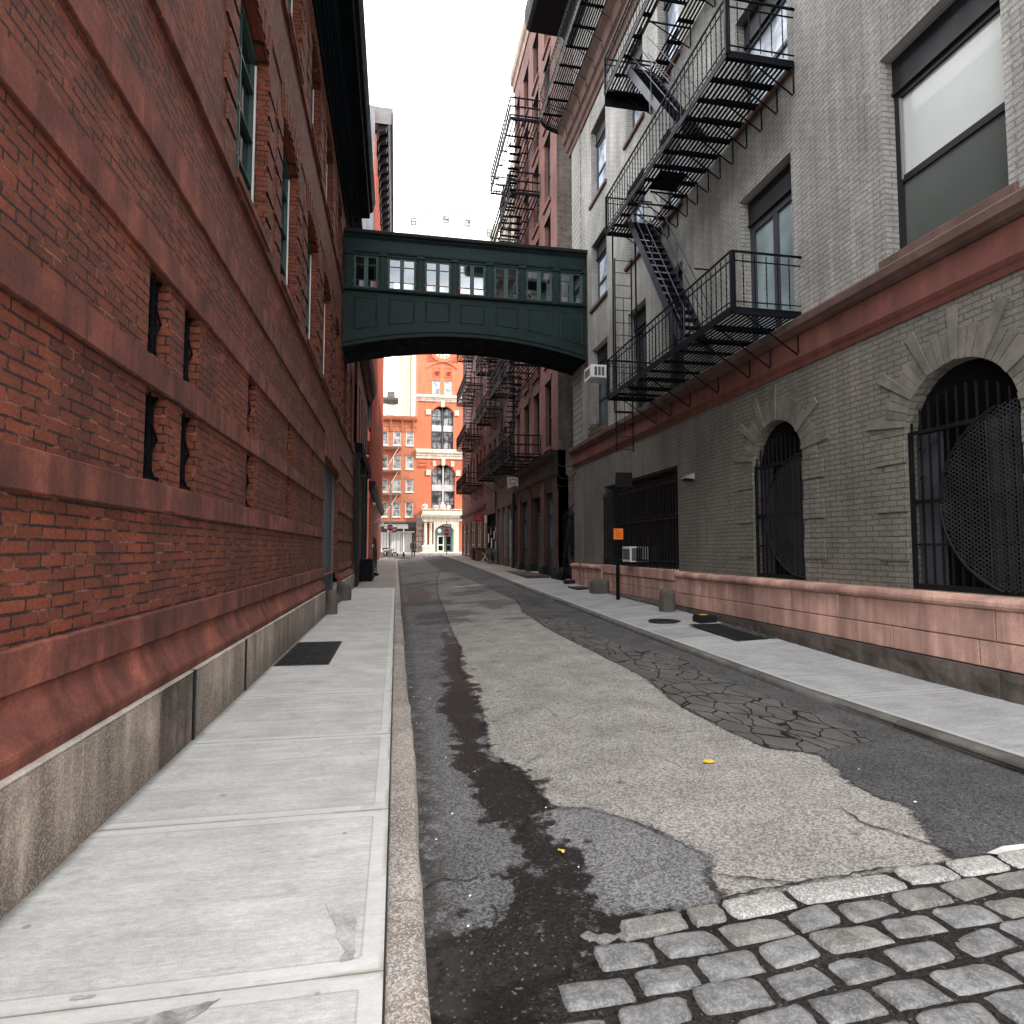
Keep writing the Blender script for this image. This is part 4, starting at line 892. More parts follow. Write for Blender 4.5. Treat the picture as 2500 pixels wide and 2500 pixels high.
m.boxm(MR, 12.55, 16.7, .26, .298, -.27, .1)
part('footing', m, M_['footing'], gb)
# belt course
b_ = MB(); b_.extr([(4.24, .05), (4.24, -.02), (4.275, -.035), (4.28, -.02), (4.31, -.03), (4.335, -.05), (4.34, -.035), (4.37, -.05), (4.39, -.06), (4.395, -.03), (4.74, -.03), (4.74, .05)], MR, GY0, GY1 + .03); part('belt_course', b_, M_['belt'], gb, 'red painted belt course with fluted lower edge')
b_ = MB(); b_.extr([(4.742, .05), (4.742, -.06), (4.77, -.10), (4.80, -.12), (4.83, -.155), (4.93, -.165), (4.955, -.15), (4.985, -.02), (4.985, .05)], MR, GY0, GY1 + .16); part('belt_ledge', b_, M_['belt_top'], gb, 'brown painted ledge above the red belt')
# arch surrounds with quoin blocks and voussoirs
M_['brick_vous'] = stone('taupe_painted_arch', (.178, .165, .137), var=.3, sc=4, bump=.7, streak=.2)
def arch_surround(a, b, par):
    c = (a + b) / 2; w = (b - a) / 2; vc = 3.57 - w; m = MB(); n = 27
    for k in range(n):
        t0 = math.pi * k / n + .006; t1 = math.pi * (k + 1) / n - .006; long_ = k % 4 in (1, 2); r1 = w + (.60 if k % 4 == 1 else .36 if k % 2 else .33); pr = -.024 if k % 4 == 1 else -.007
        P = [(c - rr * math.cos(t), vc + rr * math.sin(t)) for rr, t in ((w + .004, t0), (w + .004, t1), (r1, t1), (r1, t0))]
        m.add([MR(u, v, e) for e in (pr, .02) for u, v in P], [(0, 1, 2, 3), (0, 1, 5, 4), (1, 2, 6, 5), (2, 3, 7, 6), (3, 0, 4, 7)])
    part('arch_voussoirs', m, M_['brick_vous'], par)
    for side in (-1, 1):
        m = MB(); v = 1.05; k = 0
        while v < vc - .05:
            L = .46 if k % 2 else .33; e = a - .004 if side < 0 else b + .004
            m.boxm(MR, e - L if side < 0 else e, e if side < 0 else e + L, v + .004, min(v + .292, vc - .004), -.022 if k % 2 else -.008, .02, .006); v += .296; k += 1
        part('quoin_blocks', m, M_['brick_low'], par)
def spiral(m, M, u, v, d, r, turns=1.4, s=1, up=1, rad=.008):
    pts = []
    for k in range(15):
        t = k / 14; a = turns * 2 * math.pi * t; rr = r * (1 - .8 * t); pts.append(M(u + s * (r - rr * math.cos(a)), v + up * rr * math.sin(a), d))
    m.tube(pts, rad, 5)
for ai, (a, b, c, d, dep, rise) in enumerate(arches[:2]):
    o = MB(); o.boxm(MR, a - .1, b + .1, c - .05, d + .1, .172, .18)
    f = part('arched_opening', o, M_['glass_black'], gb, 'arched opening behind black bars')
    arch_surround(a, b, f)
    for s0, s1, st_ in ((a + .02, a + .5, 2.9), (b - .35, b - .02, 2.85)): part('inner_shutter', MB().boxm(MR, s0, s1, c + .004, st_, .13, .168), M_['frame_grey'], f)
    g = MB(); mid = (a + b) / 2; sp = d - rise
    n = 11
    for k in range(n + 1):
        u = a + .03 + (b - a - .06) * k / n; top = sp + math.sqrt(max(0, rise ** 2 - (u - mid) ** 2)) * .62 if k % 1 == 0 else sp
        g.bar(MR(u, c + .03, .06), MR(u, top, .06), .018)
    part('window_bars', g, M_['iron_bars'], f)
    g = MB()
    for v in (c + .05, c + .52, c + 1.02, c + 1.84): g.bar(MR(a, v, .045), MR(b, v, .045), .016, .045 if v > c + 1 else .03)
    g.bar(MR(a + .02, c, .045), MR(a + .02, sp, .045), .04); g.bar(MR(b - .02, c, .045), MR(b - .02, sp, .045), .04); g.boxm(MR, a, b, c + .003, c + .05, .03, .1)
    part('bar_rails', g, M_['iron_bars'], f)
    for side in (0, 1):
        e = b - .14 if side == 0 else a + .14; s_ = -1 if side == 0 else 1
        for v in (c + 1.62, c + 1.28): g = MB(); spiral(g, MR, e, v, .04, .055, 1.2, s_, 1); part('iron_scroll', g, M_['iron_bars'], f)
        g = MB(); spiral(g, MR, e - .16 * (1 if side == 0 else -1), c + 1.72, .04, .05, 1.2, s_, -1); part('iron_scroll', g, M_['iron_bars'], f)
    # big round wire-mesh guard
    R_ = 1.05 if ai == 0 else .98; cu = a - .08 if ai == 0 else a + .02; cv = c + .98
    g = MB(); ring = [(cu + R_ * math.cos(t), cv + R_ * math.sin(t) * .96) for t in [math.pi * 2 * k / 56 for k in range(57)]]
    seg = [(u, v) for u, v in ring if a + .02 <= u <= b - .01 and c + .02 < v < sp + .1]
    up_ = sorted([p for p in seg if p[1] >= cv], key=lambda p: p[0]); dn = sorted([p for p in seg if p[1] < cv], key=lambda p: p[0])
    arcp = up_ + dn[::-1]; g.tube([MR(u, v, .018) for u, v in arcp], .014, 6)
    part('mesh_rim', g, M_['iron_bars'], f)
    g = MB(); st_ = .036
    for fam in (1, -1):
        k = -90
        while k < 90:
            # diagonal strand v = fam*u*0.75 + k*st
            us_ = [a + .03 + (b - a - .05) * i / 30 for i in range(31)]; run = []
            for u in us_:
                v = cv + fam * (u - cu) * .62 + k * st_ * 1.3
                ok = ((u - cu) / R_) ** 2 + ((v - cv) / (R_ * .96)) ** 2 < 1 and c + .03 < v < sp + .15
                if ok: run.append((u, v))
            if len(run) > 1: g.bar(MR(*run[0], .022), MR(*run[-1], .022), .010, .004, (1, 0, 0))
            k += 1
    part('wire_mesh', g, M_['mesh'], f)
# barred low window
a, b, c, d, dep = loww
f = win(gb, MR, a, b, c, d, .28, M_['frame_dark'], M_['glass_black'], .07, (.25, .5, .75), (.55,), .06, .05, 'barred_window')
g = MB()
for k in range(33): u = a + .05 + (b - a - .1) * k / 32; g.bar(MR(u, c - .02, -.03), MR(u, d - .2, -.03), .026)
part('window_bars', g, M_['iron_bars'], f)
g = MB()
for v in (c + .16, c + 1.12, c + 1.92): g.bar(MR(a - .04, v, -.045), MR(b + .04, v, -.045), .014, .04)
part('bar_rails', g, M_['iron_bars'], f)
# upper windows
for k, (a, b) in enumerate(cols):
    for lev, (c, d) in enumerate(((5.0, 7.72), (9.03, 11.08), (12.42, 14.85))):
        if k == 5 and lev > 0: continue
        if k == 0 and lev == 2: continue
        hd = MB(); hd.boxm(MR, a + .004, b - .004, d - .42, d - .004, .17, .30); hd.boxm(MR, a + .004, b - .004, d - .46, d - .42, .15, .30)
        top = d - .46
        if lev == 0 and k in (1, 2, 3):
            f = win(gb, MR, a, b, c, top, .2, M_['frame_grey'], M_['glass_curtain'] if k == 1 else M_['glass_dark'], .13, (.5,), (), .08, .12, 'french_door')
        elif lev == 0 and k in (0, 5):
            f = win(gb, MR, a, b, c + .12, top, .19, M_['frame_dark'], M_['blind'], .075, (), (.47,), .09, .085, 'sash_window')
            g = MB(); cc = c + .12; hh = (top - cc) * .47; g.quad(MR(a + .08, cc + .08, .2265), MR(b - .08, cc + .08, .2265), MR(b - .08, cc + hh - .04, .2265), MR(a + .08, cc + hh - .04, .2265)); part('lower_pane', g, M_['blind_low'], f, 'darker lower pane')
            g = MB(); g.boxm(MR, b - .1, b - .078, cc + hh, top - .08, .185, .215); part('sash_trim', g, M_['galv'], f)
        else:
            f = win(gb, MR, a, b, c, top, .2, M_['frame_grey'], M_['glass_sky'] if lev > 0 else M_['glass_blue'], .07, (), (.5,), .08, .07, 'sash_window')
        part('window_head', hd, M_['frame_dark'], f)
        sl_ = MB()
        if lev > 0 or k == 4: sl_.boxm(MR, a - .08, b + .08, c - .10, c + .004, -.07, .25, .01); part('window_sill', sl_, M_['belt_top'], f)
        elif k == 0: sl_.boxm(MR, a - .10, b + .10, 4.99, 5.12, -.045, .25, .01); part('window_sill', sl_, M_['belt_top'], f)
# top cornice (brown) and the storey above, with an unseen sun-blocking mass
m = MB(); m.extr([(15.55, .05), (15.55, -.05), (15.7, -.07), (15.75, -.14), (15.95, -.18), (16.0, -.26), (16.3, -.30), (16.45, -.42), (16.62, -.46), (16.64, .2)], MR, GY0, GY1 + .3); part('cornice', m, M_['belt_top'], gb, 'brown moulded cornice under the top balcony')
m = MB(); m.box(6.05, 17, GY0, GY1, 16.45, 20.3); part('top_storey', m, M_['stucco_up'], gb)
m = MB(); m.extr([(19.7, -.02), (20.0, -.3), (20.02, -1.5), (20.1, -1.62), (20.5, -1.68), (20.8, -1.68), (20.85, .4), (19.7, .4)], MR, GY0, 20.5); part('roof_cornice', m, M_['roof_dark'], gb, 'dark overhanging roof cornice above the top balcony')
m = MB(); m.box(7.2, 17, GY0, GY1 - 1, 20.3, 24.5); part('added_roof_block', m, M_['stucco_up'], gb)  # unseen block added above the roof to keep sun off the left wall
# ------------------------------------------------------------------ fire escapes
def platform(par, xo, xi, y0, y1, z, dy=.45, gap=.076, hole=None, slat=.040, name='platform', bmat='iron'):
    m = MB(); n = max(2, int((xi - xo) / gap))
    for k in range(n):
        x = xo + .03 + (xi - xo - .05) * k / (n - 1)
        if hole and hole[0] < x < hole[1]:
            m.box(x - slat / 2, x + slat / 2, y0, hole[2], z - .012, z); m.box(x - slat / 2, x + slat / 2, hole[3], y1, z - .012, z)
        else: m.box(x - slat / 2, x + slat / 2, y0, y1, z - .012, z)
    m.box(xo - .01, xo + .012, y0, y1, z - .09, z + .03)
    for yy in (y0, y1 - .02): m.box(xo, xi, yy, yy + .02, z - .09, z + .02)
    if hole: m.box(hole[0] - .02, hole[0], hole[2], hole[3], z - .07, z); m.box(hole[0], hole[1], hole[2] - .02, hole[2], z - .07, z); m.box(hole[0], hole[1], hole[3], hole[3] + .02, z - .07, z)
    k = 0; y = y0 + .04
    while y < y1:
        if hole and hole[2] < y < hole[3]: m.box(xo, hole[0], y, y + .08, z - .05, z - .013); m.box(hole[1], xi, y, y + .08, z - .045, z - .013)
        else: m.box(xo, xi, y, y + .08, z - .05, z - .013)
        y += dy
    return part(name, m, M_[bmat], par)
def railing(par, xo, xi, y0, y1, z, h=.86, sp=.15, ends=(1, 1), twist=True, out=True, mat='iron'):
    m = MB(); t = .022
    def run(p, q, npts):
        p = Vector(p); q = Vector(q)
        for hh, w in ((h, .03), (h - .14, .02), (.10, .02)): m.bar(p + Vector((0, 0, hh)), q + Vector((0, 0, hh)), w, .012 if w < .03 else .025)
        for k in range(1, npts):
            c = p.lerp(q, k / npts)
            m.tube([c + Vector((0, 0, .04)), c + Vector((0, 0, h - .04))], .0085 if twist else .007, 5, False)
            if twist:
                for j in range(5): m.tube([c + Vector((0, 0, .2 + .1 * j)), c + Vector((0, 0, .235 + .1 * j)), c + Vector((0, 0, .27 + .1 * j))], [.006, .014, .006], 4, False)
    if out: run((xo, y0, z), (xo, y1, z), max(2, int((y1 - y0) / sp)))
    for e, yy in zip(ends, (y0, y1)):
        if e:
            run((xo, yy, z), (xi, yy, z), max(2, int((xi - xo) / .17)))
            m.bar((xi - .05, yy, z + h), (xi + .02, yy, z + h), .03, .025)
        m.bar((xo, yy, z - .05), (xo, yy, z + h), .045); m.bar((xo + .05, yy, z - .02), (xo + .05, yy, z + h), .02)
    return part('railing', m, M_[mat], par)
def bracket(par, xo, xi, y, z, drop=.42, mat='iron'):
    m = MB(); m.tube([(xo + .08, y, z - .05), (xi - .03, y, z - drop), (xi - .012, y, z - drop + .03), (xi - .012, y, z - .03)], .013, 5)
    m.bar((xo, y, z - .055), (xi, y, z - .055), .02, .03); return part('bracket', m, M_[mat], par)
def stair(par, xa, xb, yb, zb, yt, zt, mats='iron', rail=True, det=True, sm='iron_gloss'):
    m = MB()
    for x in (xa, xb): m.bar((x, yb, zb), (x, yt, zt), .012, .17)
    s = part('stair', m, M_[sm], par); n = int((zt - zb) / .2); t = MB()
    for k in range(1, n):
        f = k / n; y = yb + (yt - yb) * f; z = zb + (zt - zb) * f; dy = 1 if yt > yb else -1
        if det:
            for j in range(4): t.box(xa, xb, y - .09 + j * .05, y - .06 + j * .05, z - .005, z + .01)
        else: t.box(xa, xb, y - .09, y + .09, z - .005, z + .01)
    part('stair_treads', t, M_['iron'], s)
    if rail:
        for x in (xa - .02, xb + .02):
            h = MB()
            for o in (.85, .45):
                p = Vector((x, yb + .12, zb + .15 + o)); e = Vector((x, yt, zt + o)); h.tube([Vector((x, yb + .02, zb)), Vector((x, yb + .02, zb + o)), p, e] if o > .6 else [p, e], .011, 6)
            h.tube([(x, (yb + yt) / 2, (zb + zt) / 2), (x, (yb + yt) / 2, (zb + zt) / 2 + .85)], .01, 5)
            part('handrail', h, M_['iron_gloss'], s)
    return s
fe = thing('fire_escape', 'black iron fire escape with three slatted platforms and stairs on the grey brick wall', 'fire escape', (5.5, 11, 5.1))
XO = 4.84
L1, L2, L3 = 5.06, 9.03, 12.50
FY0, FY1 = 8.12, 13.55
platform(fe, XO, 5.98, FY0, FY1, L1, .62); platform(fe, XO, 5.98, FY0, FY1, L2, hole=(5.1, 5.68, 11.6, 13.0)); platform(fe, XO, 5.98, 7.9, FY1, L3, .55, hole=(5.05, 5.62, 10.9, 12.9))
railing(fe, XO, 5.98, FY0, FY1, L1); railing(fe, XO, 5.98, FY0, FY1, L2, sp=.15); railing(fe, XO, 5.98, 7.9, FY1, L3, twist=False)
m = MB(); m.box(XO, 5.98, FY1 + .02, FY1 + .03, L3 - .32, L3 + .05); part('end_plate', m, M_['iron'], fe)
m = MB(); m.box(5.0, 5.7, 11.3, 11.31, L2 - .06, L2 + .35) if False else m.box(5.06, 5.66, 11.0, 11.62, L2 - .055, L2 - .045); part('hatch_plate', m, M_['iron'], fe)
for y in [8.15, 8.57, 9.0, 9.45, 9.9, 10.35, 10.8, 11.25, 11.7, 12.15, 12.6, 13.05, 13.5]: bracket(fe, 5.15, 5.99, y, L2, .52)
for y in [8.2, 8.9, 9.5, 10.55, 11.7, 12.6, 13.4]: bracket(fe, 5.0, 5.98, y, L1, .62)
for y in [8.4, 9.4, 10.4, 11.4, 12.4, 13.4]: bracket(fe, 5.0, 5.98, y, L3, .5)
stair(fe, 5.14, 5.64, 10.2, L1, 12.9, L2); stair(fe, 5.1, 5.58, 10.1, L2, 12.75, L3)
ld = MB()
for x in (4.99, 5.40): ld.bar((x, 13.42, 3.75), (x, 13.42, 8.35), .03, .012)
for k in range(16): ld.tube([(4.99, 13.42, 3.8 + .3 * k), (5.40, 13.42, 3.8 + .3 * k)], .009, 5)
lad = part('drop_ladder', ld, M_['iron'], fe)
ld = MB(); ld.bar((4.90, 13.3, L1), (4.90, 13.3, L2), .03); ld.bar((5.52, 13.44, 6.0), (5.52, 13.44, L2), .03); ld.bar((5.2, 13.43, 4.2), (5.2, 13.43, 7.4), .012); part('ladder_guide', ld, M_['iron'], fe)
m = MB(); m.bar((5.0, 13.55, 4.7), (5.45, 13.55, 4.7), .05, .03); m.bar((5.0, 13.55, 4.7), (5.0, 13.55, 5.15), .02); m.bar((5.45, 13.55, 4.7), (5.45, 13.55, 5.15), .02); part('ladder_catch', m, M_['iron'], fe)
m = MB()
for (y, z) in ((10.9, 7.0), (11.3, L2 + .3)): m.tube([(5.7, y, z), (6.0, y, z)], .016, 6)
m.tube([(5.0, 11.2, L1 + .0), (5.0, 11.2, L1 + .8), (5.12, 11.5, L1 + .95), (5.12, 12.2, L1 + .95)], .013, 6); part('stay_rod', m, M_['iron'], fe)
# top balcony wrapping the corner
tbz = 16.72
ba = thing('iron_balcony', 'long black slatted iron balcony with rounded end at the top of the grey building', 'balcony', (5.4, 14, tbz))
m = MB(); xo, xi, y0, y1 = 4.83, 6.0, 3.0, 20.3
n = 17
for k in range(n):
    x = xo + .03 + (xi - xo - .03) * k / (n - 1); ye = y1 + .55 * math.sqrt(max(0, 1 - ((6.0 - x) / 1.25) ** 2)); m.box(x - .02, x + .02, y0, ye, tbz - .014, tbz)
y = y0
while y < y1 + .1: m.box(xo, xi, y, y + .08, tbz - .05, tbz - .015); y += .74
part('balcony_slats', m, M_['iron'], ba)
m = MB(); P = [(xo, y0)] + [(xo, y1 - .3)] + [(6.05 - 1.22 * math.cos(t), y1 - .1 + .7 * math.sin(t)) for t in [math.pi / 2 * k / 8 for k in range(9)]]
for p, q_ in zip(P, P[1:]):
    m.add([(p[0], p[1], tbz - .14), (q_[0], q_[1], tbz - .14), (q_[0], q_[1], tbz + .06), (p[0], p[1], tbz + .06)], [(0, 1, 2, 3)])
part('edge_beam', m, M_['iron'], ba)
m = MB()
for p, q_ in zip(P, P[1:]):
    for hh in (.9, .75, .12): m.bar((*p, tbz + hh), (*q_, tbz + hh), .022)
y = y0
while y < y1 - .3: m.tube([(xo, y, tbz), (xo, y, tbz + .9)], .008, 4, False); y += .15
part('railing', m, M_['iron'], ba)
for k in range(23):
    y = 3.3 + .76 * k; m = MB(); m.tube([(5.0, y, tbz - .06), (5.72, y, tbz - .5), (5.72, y, tbz - .72)], .012, 5); part('bracket', m, M_['iron'], ba)
# ------------------------------------------------------------------ small things on the grey building
def ac_unit(name, label, M, u0, u1, v0, v1, d0, d1, louv):
    t = thing(name, label, 'air conditioner', M((u0 + u1) / 2, v0, d0)); m = MB(); m.boxm(M, u0, u1, v0, v1, d0, d1, .012); part('casing', m, M_['white'], t)
    w = u1 - u0
    for f0, f1 in louv:
        g = MB(); g.boxm(M, u0 + w * f0, u0 + w * f1, v0 + .06, v1 - .06, d0 - .005, d0 + .01)
        part('louvre', g, M_['louvre'], t)
    return t
t = ac_unit('air_conditioner', 'white window air conditioner hanging high beside the footbridge end', lambda u, v, d: (u, 16.9 + d, v), 5.52, 6.08, 6.50, 6.88, 0, .62, ((.2, .35), (.4, .54), (.59, .73)))
g = MB(); g.box(5.513, 5.525, 17.0, 17.45, 6.58, 6.80); part('side_vent', g, M_['louvre'], t)
t = ac_unit('air_conditioner', 'white window air conditioner behind the orange notice, in the low barred window', lambda u, v, d: (5.80 + d, u, v), 14.7, 15.25, 1.17, 1.56, 0, .5, ((.08, .92),))
g = MB(); g.box(5.84, 6.1, 14.693, 14.702, 1.2, 1.52); part('side_vent', g, M_['louvre'], t)
wl = thing('wall_light', 'small silver wedge-shaped light on the taupe wall between the low window and arch', 'wall light', (5.95, 11.75, 2.95))
m = MB(); m.add([(5.99, 11.6, 3.06), (5.99, 11.9, 3.06), (5.80, 11.62, 2.95), (5.80, 11.88, 2.95), (5.99, 11.6, 2.93), (5.99, 11.9, 2.93)], [(0, 1, 3, 2), (2, 3, 5, 4), (0, 2, 4), (1, 3, 5), (0, 1, 5, 4)]); part('lamp_hood', m, M_['galv'], wl)
m = MB(); m.box(5.83, 5.98, 11.66, 11.84, 2.90, 2.935); part('lamp_lens', m, M_['black'], wl)
cd = thing('conduit', 'thin grey conduit pipe running down the corner of the grey building', 'pipe', (5.95, 19.1, .2))
m = MB(); m.tube([(5.97, 19.08, 4.2), (5.97, 19.09, 3.0), (5.965, 19.1, 1.9), (5.96, 19.12, 1.1), (5.83, 19.15, 1.04), (5.83, 19.2, .9), (5.87, 19.2, .3)], .022, 6); m.tube([(5.96, 19.16, 2.4), (5.955, 19.2, 1.8), (5.95, 19.26, 1.12)], .016, 6); part('pipe', m, M_['stucco_low'], cd)
fb = thing('flower_box', 'dry flower box on the ledge of the grey building beside the footbridge', 'flower box', (5.9, 17.6, 5.0))
m = MB(); m.box(5.86, 6.02, 17.0, 18.3, 4.99, 5.12); part('box', m, M_['belt_top'], fb)
m = MB(); q = random.Random(5)
for k in range(160):
    c = Vector((5.92 + q.gauss(0, .06), 17.1 + q.random() * 1.1, 5.14 + abs(q.gauss(0, .08)))); a = Vector((q.uniform(-1, 1), q.uniform(-1, 1), q.uniform(-1, 1))).normalized() * .03; b = a.cross(Vector((q.uniform(-1, 1), 1, .3))).normalized() * .015
    m.add([c - a, c + b, c + a, c - b], [(0, 1, 2, 3)])
part('plants', m, paint('dry_plants', (.05, .055, .03), .8, .5), fb)
bollard('guard_stone', 'low broad brown guard stone left of the sign post against the pink base', (5.62, 16.6, zr(5.7, 16.6) - .02), .26, .42, 'guard stones on the right', 1.6)
bollard('guard_stone', 'upright brown guard stone at the end of the pink base, right of the sign post', (5.62, 12.2, zr(5.7, 12.2) - .02), .16, .50, 'guard stones on the right', 1.2)
sp = thing('sign_post', 'dark steel sign post on the right pavement with a black sign panel at its top', 'sign post', (5.45, 14.6, zr(5.45, 14.6)))
gz = zr(5.45, 14.6) - .03; m = MB(); m.box(5.425, 5.475, 14.63, 14.66, gz, 3.35); m.box(5.41, 5.43, 14.63, 14.69, gz, 3.3); m.box(5.47, 5.49, 14.63, 14.69, gz, 3.3); part('post', m, M_['iron'], sp)
m = MB(); m.box(5.40, 5.84, 14.60, 14.62, 3.05, 3.42); part('sign_panel', m, M_['black'], sp)
no = thing('notice', 'bright orange paper notice taped on the dark sign post', 'notice', (5.45, 14.6, 1.73))
m = MB(); m.box(5.335, 5.585, 14.615, 14.622, 1.735, 2.01); part('paper', m, M_['orange'], no)
pp = no.children[0]
m = MB()
for (x0, x1, z) in ((5.36, 5.45, 1.965),): m.box(x0, x1, 14.609, 14.6145, z - .012, z + .014)
for k in range(7):
    z = 1.93 - k * .024; a = 5.37 + q.uniform(0, .04); m.box(a, a + q.uniform(.08, .16), 14.609, 14.6145, z - .004, z + .004)
part('print_lines', m, M_['ink_orange'], pp)
# pavement fittings
mh = thing('manhole_cover', 'round dark iron manhole cover in the right pavement', 'manhole cover', (5.02, 11.02, zr(5, 11)))
z = zr(5.02, 11.0) + .016; m = MB(); m.lathe([(.30, z - .02), (.30, z + .004), (.27, z + .006), (.265, z + .001), (.01, z + .001)], (5.02, 11.02, 0), 32); part('cover', m, M_['steel_dark'], mh)
m = MB()
for k in range(-4, 5): m.box(5.02 + k * .055 - .012, 5.02 + k * .055 + .012, 11.02 - math.sqrt(.25 ** 2 - (k * .055) ** 2), 11.02 + math.sqrt(.25 ** 2 - (k * .055) ** 2), z + .0012, z + .008)
part('cover_ribs', m, M_['grate'], mh)
gr = thing('pavement_grate', 'black iron bar grate over a pit in the right pavement against the brown footing', 'grate', (5.5, 9.5, zr(5.5, 9.5)))
za = lambda y: zr(5.6, y) + .004; m = MB(); m.quad((5.17, 8.75, za(8.75)), (5.82, 8.75, za(8.75)), (5.82, 10.3, za(10.3) + .002), (5.17, 10.3, za(10.3) + .002)); part('pit', m, M_['void'], gr)  # flat black sheet; the shade of the pit is in its colour
m = MB()
for k in range(19): y = 8.78 + k * .083; m.box(5.19, 5.80, y, y + .022, za(y), za(y) + .012)
m.bar((5.18, 8.75, za(8.75) + .006), (5.18, 10.32, za(10.32) + .006), .03, .012); m.bar((5.81, 8.75, za(8.75) + .006), (5.81, 10.32, za(10.32) + .006), .03, .012); part('bars', m, M_['grate'], gr)
for (x, y, lab, yl) in ((5.62, 10.6, 'black bait box with a yellow label beside the pavement grate', 1), (5.72, 20.0, 'black bait box by the iron gate at the corner of the grey building', 0)):
    t = thing('bait_box', lab, 'bait box', (x, y, zr(x, y)), 'bait boxes on the right pavement'); z = zr(x, y) + .003; m = MB()
    m.extr([(z, -.14), (z + .09, -.14), (z + .13, -.08), (z + .13, .08), (z + .09, .14), (z, .14)], lambda u, v, d: (x + u, y + d, v), -.17, .17); part('case', m, M_['black'], t)
    m = MB(); m.box(x - .1, x + .03, y - .06, y + .06, z + .131, z + .135); part('label', m, M_['yellow'] if yl else M_['white'], t)
h2 = tag(MB().box(5.30, 5.82, 17.7, 18.7, zr(5.6, 18.2) - .03, zr(5.8, 18.5) + .012).build('hatch_plate', M_['steel_dark'], None, (5.6, 18.6, ZR(18.6))), 'flat dark steel plate in the right pavement near the corner of the grey building', 'hatch')
def scrap(name, mat, x, y, r, lab, cat, z, seed):
    q = random.Random(seed); m = MB(); P = [(x + r * q.uniform(.5, 1.2) * math.cos(t), y + r * q.uniform(.5, 1.2) * math.sin(t)) for t in [2 * math.pi * k / 9 for k in range(9)]]
    m.add([(x, y, z + .014)] + [(a, b, z + .004 + q.uniform(0, .01)) for a, b in P], [(0, k + 1, (k + 1) % 9 + 1) for k in range(9)]); tag(m.build(name, mat, None, (x, y, z)), lab, cat)
scrap('fallen_leaf', M_['yellow'], 2.27, 4.26, .05, 'yellow leaf lying on the pale asphalt in the middle of the street', 'leaf', zroad(2.27, 4.26) + .006, 3)
scrap('fallen_leaf', M_['yellow'], .87, 3.22, .02, 'tiny yellow scrap in the damp patch near the left kerb', 'leaf', zroad(.87, 3.2) + .006, 4)
q = random.Random(77); m = MB()
for k in range(24):
    x = q.choice([q.uniform(.17, .4), q.uniform(.17, 4.1)]); y = q.uniform(2.6, 9); r = q.uniform(.003, .0075); z = zroad(x, y) + .004
    m.add([(x - r, y - r * .6, z), (x + r, y - r, z + .004), (x + r * .7, y + r, z + .006), (x - r, y + r, z + .003)], [(0, 1, 2, 3)])
tag(m.build('litter', M_['sign_white'], None), 'small pale litter flecks scattered over the asphalt', 'litter', kind='stuff')
# ================================================================== FAR RIGHT ROW
M_['brick_salmon'] = brick('salmon_painted_brick', (.215, .092, .076), (.17, .072, .06), (.14, .068, .058), bump=.5, dirt=.35, spots=.4, lift=(.38, .20, .175), ms=.006)
M_['brick_pier'] = brick('old_red_pier_brick', (.11, .040, .030), (.07, .026, .021), (.07, .045, .038), bump=.8, dirt=.6, spots=.5, lift=(.30, .20, .17))
M_['brick_brown'] = brick('brown_party_brick', (.20, .155, .135), (.12, .09, .08), (.13, .11, .10), bump=.7, dirt=.5, ms=.01)
M_['black_front'] = paint('black_shop_front', (.012, .011, .012), .5, .3)
M_['slate_front'] = paint('slate_blue_joinery', (.03, .04, .046), .5, .2)
M_['pale_blue'] = paint('pale_blue_door', (.30, .37, .39), .5, .12)
M_['pinkbrown'] = stone('pink_brown_stucco', (.135, .082, .073), var=.3, bump=.2)
M_['pale_pink'] = stone('sunlit_pale_pink', (.40, .29, .29), var=.25, bump=.2)  # pale pink carries the sunlit look of the corner building's upper floors
M_['red_front'] = paint('dull_red_front', (.135, .043, .035), .6, .25)
M_['limestone_'] = stone('tan_coping', (.36, .27, .21), var=.2)
M_['tan_stucco'] = stone('tan_stucco', (.50, .44, .36), var=.2)
# alley gate
ag = thing('alley_gate', 'tall black iron gate closing the narrow alley beside the grey building', 'gate', (6.2, 21.3, .3))
m = MB()
for k in range(17): y = 20.42 + k * .118; m.bar((6.15, y, .35), (6.15, y, 2.75 + .12 * (k % 2)), .022)
for z in (.42, 1.2, 1.42, 2.62): m.bar((6.13, 20.35, z), (6.13, 22.4, z), .03, .045)
part('gate_bars', m, M_['iron'], ag)
m = MB()
m.add([(6.12, 21.35 + .16 * math.sin(t), 1.3 + .42 * math.cos(t)) for t in [2 * math.pi * k / 16 for k in range(16)]], [tuple(range(16))]); part('gate_plate', m, M_['steel_dark'], ag)
m = MB()
for k in range(26): a = 20.45 + k * .075; m.tube([(6.14 + .12 * math.sin(k), a, 2.75 + .1 * math.sin(k * 1.7)), (6.14 + .1 * math.cos(k * 2), a + .1, 2.84 + .12 * math.cos(k * 1.3))], .008, 4)
m.bar((6.1, 20.6, 3.1), (6.1, 21.6, 2.8), .03); part('gate_spikes', m, M_['iron'], ag)
m = MB(); m.box(6.5, 12, 20.5, 22.3, 0.2, .35); m.box(11.5, 12, 20.3, 22.4, .3, 14); tag(m.build('alley_ground', M_['black_front'], None), kind='structure')
wr = thing('cables', 'slack black cables strung across the alley corner', 'cables', (6, 21.5, 4.4))
for z0, z1, sg_ in ((4.35, 4.9, .15), (4.1, 4.1, .35), (4.05, 4.5, .25)):
    m = MB(); m.tube([(5.96 - .05 * math.sin(math.pi * t), 19.9 + 2.9 * t, z0 + (z1 - z0) * t - sg_ * math.sin(math.pi * t)) for t in [k / 10 for k in range(11)]], .012, 5); part('cable', m, M_['iron'], wr)
